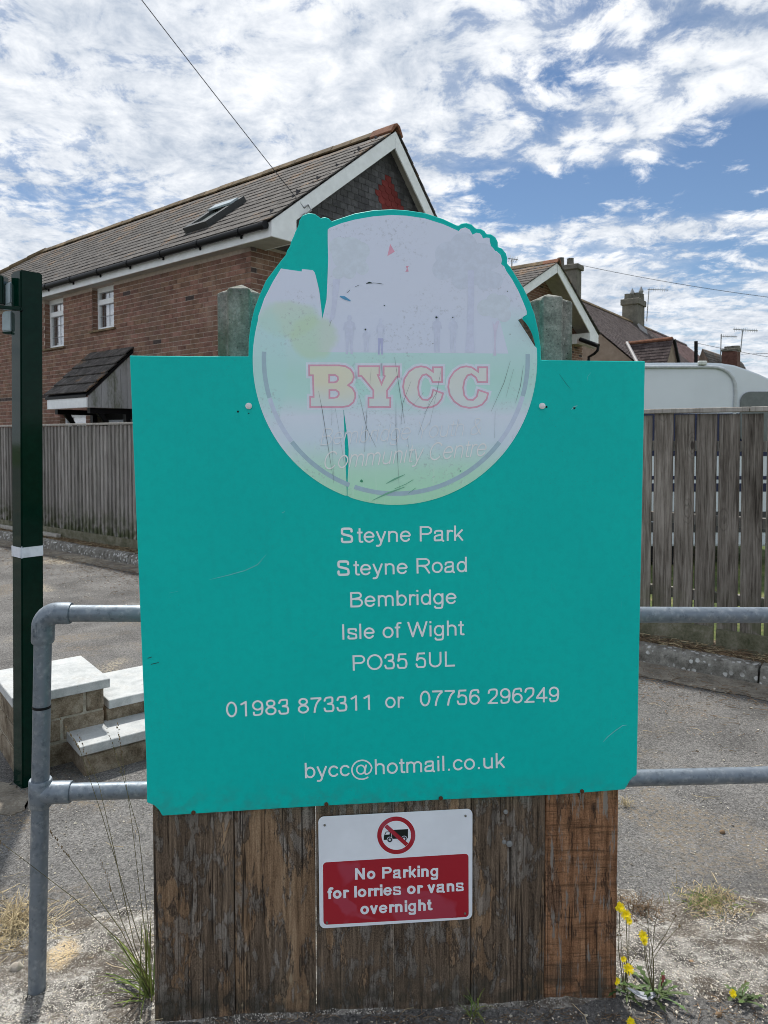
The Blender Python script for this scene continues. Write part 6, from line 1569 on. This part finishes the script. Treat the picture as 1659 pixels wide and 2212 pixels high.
def tuft(px, py, n, h, spread, mat, label, w=.006, cat='grass', name='grass_tuft', flat=1.2):
    b0 = gz(ground(px, py)); o = thing(name, b0, label, cat); S = MB()
    for i in range(n):
        a = rnd.uniform(0, 2 * math.pi); b = b0 + Vector((rnd.gauss(0, spread * .3), rnd.gauss(0, spread * .3), -.005))
        k_ = rnd.uniform(.2, flat); S.blade(b, Vector((math.cos(a) * k_, math.sin(a) * k_, 1)), h * rnd.uniform(.4, 1.1), w * rnd.uniform(.4, 1.0), rnd.uniform(.5, 2.2))
    tag(S.build('blades', mat, o, fix=False), kind='stuff'); return o
tuft(1022, 2196, 22, 0.085, 0.03, M['blade_green'], 'small green grass tuft rising in front of the plank joint below the plate', .005)
q = tuft(1535, 1955, 420, 0.06, 0.17, M['straw'], 'low clump of dry and green grass at the edge of the asphalt', .0042, flat=2.6)
S = MB(); b0 = gz(ground(1535, 1955))
for i in range(150):
    a = rnd.uniform(0, 6.28); S.blade(b0 + Vector((rnd.gauss(0, .05), rnd.gauss(0, .03), -.004)), (math.cos(a), math.sin(a), .5), rnd.uniform(.02, .055), .0045, rnd.uniform(.3, 1.8))
tag(S.build('green_blades', M['blade_green'], q, fix=False), kind='stuff')
tuft(1375, 1968, 380, 0.042, 0.12, M['litter'], 'brown dead grass clump beside the rightmost plank', .004, flat=2.4)
tuft(1350, 1742, 60, 0.05, 0.05, M['straw'], 'pale dry grass wisp lying below the lower rail', .004)
tuft(25, 2010, 120, 0.13, 0.14, M['straw'], 'dry straw coloured grass clump left of the railing post', .005)
# dandelion-like weeds
def leaf(S, p, d, ln, w):
    d = Vector(d).normalized(); s = d.cross(Z1).normalized(); vs_, fs_ = [], []; n = 9
    for i in range(n + 1):
        t = i / n; lob = (1.0 if i % 2 else 0.45); ww = w * (0.25 + 0.9 * t) * lob * (1 if t < .8 else (1 - t) * 4 + .05)
        c = p + d * ln * t + Z1 * (0.35 * ln * (t - t * t * 1.15)); vs_ += [c - s * ww / 2 + Z1 * ww * .12, c, c + s * ww / 2 + Z1 * ww * .12]
    for i in range(n):
        a, b = 3 * i, 3 * i + 3; fs_ += [(a, a + 1, b + 1, b), (a + 1, a + 2, b + 2, b + 1)]
    S.add(vs_, fs_)
def flower(parent, p, r, up):
    up = Vector(up).normalized(); x = up.orthogonal().normalized(); y = up.cross(x); S = MB()
    for lay, (rr, hh, n) in enumerate(((1.0, .10, 22), (.75, .25, 16), (.45, .38, 10))):
        for k in range(n):
            a = 2 * math.pi * (k + .5 * lay) / n + rnd.uniform(-.08, .08); d = x * math.cos(a) + y * math.sin(a); s = up.cross(d) * r * .09; e = r * rr * rnd.uniform(.85, 1.1)
            S.quad(p - s * .5, p + d * e + up * r * hh - s, p + d * e * 1.04 + up * r * hh + s, p + s * .5)
    S.build('flower', M['yellow'], parent, fix=False)
def weed(px, py, leaves, flowers, stems, label, size=.09):
    b0 = gz(ground(px, py)); o = thing('dandelion_weed', b0, label, 'weed')
    for i in range(leaves):
        S = MB(); a = 2 * math.pi * i / leaves + rnd.uniform(-.4, .4)
        leaf(S, b0 + Vector((rnd.uniform(-.02, .02), rnd.uniform(-.02, .02), 0)), (math.cos(a), math.sin(a) * .8, rnd.uniform(.0, .5)), size * rnd.uniform(.4, 1.25), size * rnd.uniform(.14, .30)); S.build('leaf', M['leaf_green'], o, fix=False)
    for (x, y, r) in flowers:
        e = at(x, y, b0.y + rnd.uniform(-.02, .02)); m = b0.lerp(e, .5) + Vector((rnd.uniform(-.01, .01), 0, 0)); S = MB(); S.tube([b0, m, e], [.0014, .0012, .001], 5); S.build('stem', M['stalk'], o)
        flower(o, e, r * .85, (rnd.uniform(-.3, .3), -.75, .6))
    for pts in stems:
        P_ = [at(x, y, b0.y) for x, y in pts]; S = MB(); S.tube([b0] + P_, [.0013] + [.0009] * (len(P_) - 1) + [.0005], 5); S.build('stem', M['stalk'], o)
        S = MB(); S.stone(P_[-1], .0035, 1.6, rnd); S.build('bud', M['seed'], o)
    return o
weed(1348, 2150, 16, ((1339, 1960, .016), (1352, 1976, .017), (1359, 1990, .011), (1347, 2072, .010), (1358, 2093, .017), (1331, 2119, .012)), ([(1345, 2080), (1341, 2020)], [(1352, 2100), (1375, 2060), (1334, 2020)]), 'yellow flowered weed hard against the foot of the rightmost plank', .06)
weed(1412, 2158, 22, ((1389, 2022, .017), (1392, 2034, .012)), ([(1410, 2050), (1398, 2005), (1370, 1990)], [(1404, 2080), (1400, 2000), (1395, 1960)], [(1412, 2070), (1428, 2045), (1468, 2000)], [(1410, 2060), (1440, 2015), (1460, 1978)], [(1406, 2090), (1415, 1995), (1420, 1982)]), 'branching weed with lobed green leaves growing by the feather', .08)
weed(1602, 2165, 18, ((1583, 2146, .013),), ([(1604, 2140), (1610, 2120)],), 'small leafy weed with one yellow flower out on the broken concrete', .065)
weed(1362, 2222, 3, ((1362, 2208, .014),), (), 'lone yellow flower at the very bottom below the feather', .03)
# dark red leaf and white feather
S = MB(); leaf(S, gz(ground(1424, 2150)), (.3, .1, .8), .05, .02); tag(S.build('dead_leaf', M['red_leaf'], fix=False), 'dark red withered leaf standing among the green weed leaves', 'leaf')
fa, fb = gz(ground(1356, 2160)), gz(ground(1415, 2163))
ft = thing('feather', fa, 'white curved feather lying at the foot of the weeds', 'feather')
vs_, fs_ = [], []
for i in range(15):
    t = i / 14; c = fa.lerp(fb, t) + Vector((0, -.018 * math.sin(math.pi * t), .008 + .012 * (1 - t))); w = .013 * math.sin(math.pi * min(1, .12 + .85 * (1 - t))) + .001
    vs_ += [c + Vector((0, w, .004)), c, c + Vector((0, -w, .002))]
for i in range(14): a, b = 3 * i, 3 * i + 3; fs_ += [(a, a + 1, b + 1, b), (a + 1, a + 2, b + 2, b + 1)]
S = MB(); S.add(vs_, fs_); S.build('vane', M['feather'], ft, fix=False)
S = MB(); S.tube([fa.lerp(fb, t) + Vector((0, -.018 * math.sin(math.pi * t), .010 + .012 * (1 - t))) for t in (0, .25, .5, .75, 1, 1.08)], .0011, 6); S.build('quill', M['feather'], ft)
# single stones that catch the eye
for x, y, r, lab in ((35, 2098, .020, 'rounded grey pebble beside the railing post foot'), (1560, 1800, .011, 'brown stone lying out on the asphalt right of the planks'), (1493, 2083, .010, 'reddish brown stone on the broken concrete'), (1552, 2195, .009, 'brown stone near the bottom right corner')):
    p = ground(x, y); S = MB(); 
    for k in range(1): S.tube([p + Vector((-r, 0, r * .5)), p + Vector((-r * .5, 0, r * .5)), p + Vector((r * .4, 0, r * .55)), p + Vector((r, .2 * r, r * .4))], [r * .2, r * .75, r * .8, r * .25], 9)
    tag(S.build('stone', M['pebble' if r > .015 else 'litter'], smooth=True), lab, 'stone')
# gravel, straw and dry litter: uncountable
S = MB()
for i in range(15000):
    x, y = rnd.uniform(-1.6, 2.0), rnd.uniform(1.55, 2.48) if rnd.random() < .85 else rnd.uniform(2.45, 3.4)
    if BL.x - .02 < x < BR.x and abs(y - board_y(x)) < .05: continue
    r = min(.014, .0013 + abs(rnd.gauss(0, .0021))); S.stone((x, y, (.012 if y < 2.45 else .002) + .006 * fbm(x, y, 9) * (y < 2.45)), r, .7, rnd)
tag(S.build('gravel', M['pebble'], fix=False), 'fine pale gravel strewn over the broken concrete', 'gravel', kind='stuff')
def strewn(name, n, place, ln, w, mat, label):
    S = MB()
    for i in range(n):
        p = place(); a = rnd.uniform(0, 6.28); d = Vector((math.cos(a), math.sin(a), rnd.uniform(-.05, .25))); l = rnd.uniform(*ln); b = Vector((math.cos(a + .5), math.sin(a + .5), rnd.uniform(-.2, .05)))
        S.tube([p, p + d * l * .5, p + d * l * .5 + b * l * .5], w * rnd.uniform(.5, 1.2), 3, False)
    return tag(S.build(name, mat, fix=False), label, 'litter', kind='stuff')
strewn('straw', 420, lambda: Vector((rnd.uniform(-1.6, 2.6), rnd.choice((rnd.uniform(1.7, 2.6), rnd.uniform(2.4, 4.5))), .012)), (.02, .10), .0009, M['straw'], 'thin dry straws scattered over asphalt and concrete')
strewn('straw', 260, lambda: gz(ground(rnd.gauss(25, 40), rnd.gauss(2010, 25))), (.04, .16), .0011, M['straw'], 'loose heap of dry straw beside the railing post')
strewn('verge_litter', 5200, lambda: kp(rnd.uniform(-3, 13), min(.5, max(.14, rnd.gauss(.24, .07))), .108 + rnd.uniform(0, .018)), (.02, .12), .0018, M['litter'], 'brown dry grass litter along the verge behind the kerb')
strewn('verge_straw', 1500, lambda: kp(rnd.uniform(-3, 13), min(.5, max(.14, rnd.gauss(.22, .07))), .112 + rnd.uniform(0, .02)), (.03, .14), .0015, M['straw'], 'pale dry stalks along the verge behind the kerb')
strewn('channel_litter', 3200, lambda: kp(rnd.uniform(-3, 13), rnd.gauss(-.30, .14), .006 + rnd.uniform(0, .008)), (.01, .07), .0014, M['litter'], 'brown litter gathered in the road channel below the kerb')
strewn('foot_litter', 320, lambda: Vector((rnd.uniform(BL.x, BR.x + .4), 0, 0.004)) + Vector((0, board_y(0) + rnd.gauss(-.035, .02), 0)), (.01, .06), .0008, M['litter'], 'dry litter along the foot of the planks')
strewn('road_litter', 3600, lambda: kp(rnd.uniform(-3, 13), -.30 - abs(rnd.gauss(0, .45)), .005 + rnd.uniform(0, .006)), (.008, .045), .0016, M['litter'], 'dark dry bits scattered on the asphalt in front of the kerb')
S = MB()
for i in range(3000):
    p = kp(rnd.uniform(-3, 13), -.25 - abs(rnd.gauss(0, .8)), .004); S.stone(p, min(.012, .002 + abs(rnd.gauss(0, .0028))), .6, rnd)
tag(S.build('road_grit', M['pebble'], fix=False), 'loose pale grit on the asphalt in front of the kerb', 'grit', kind='stuff')
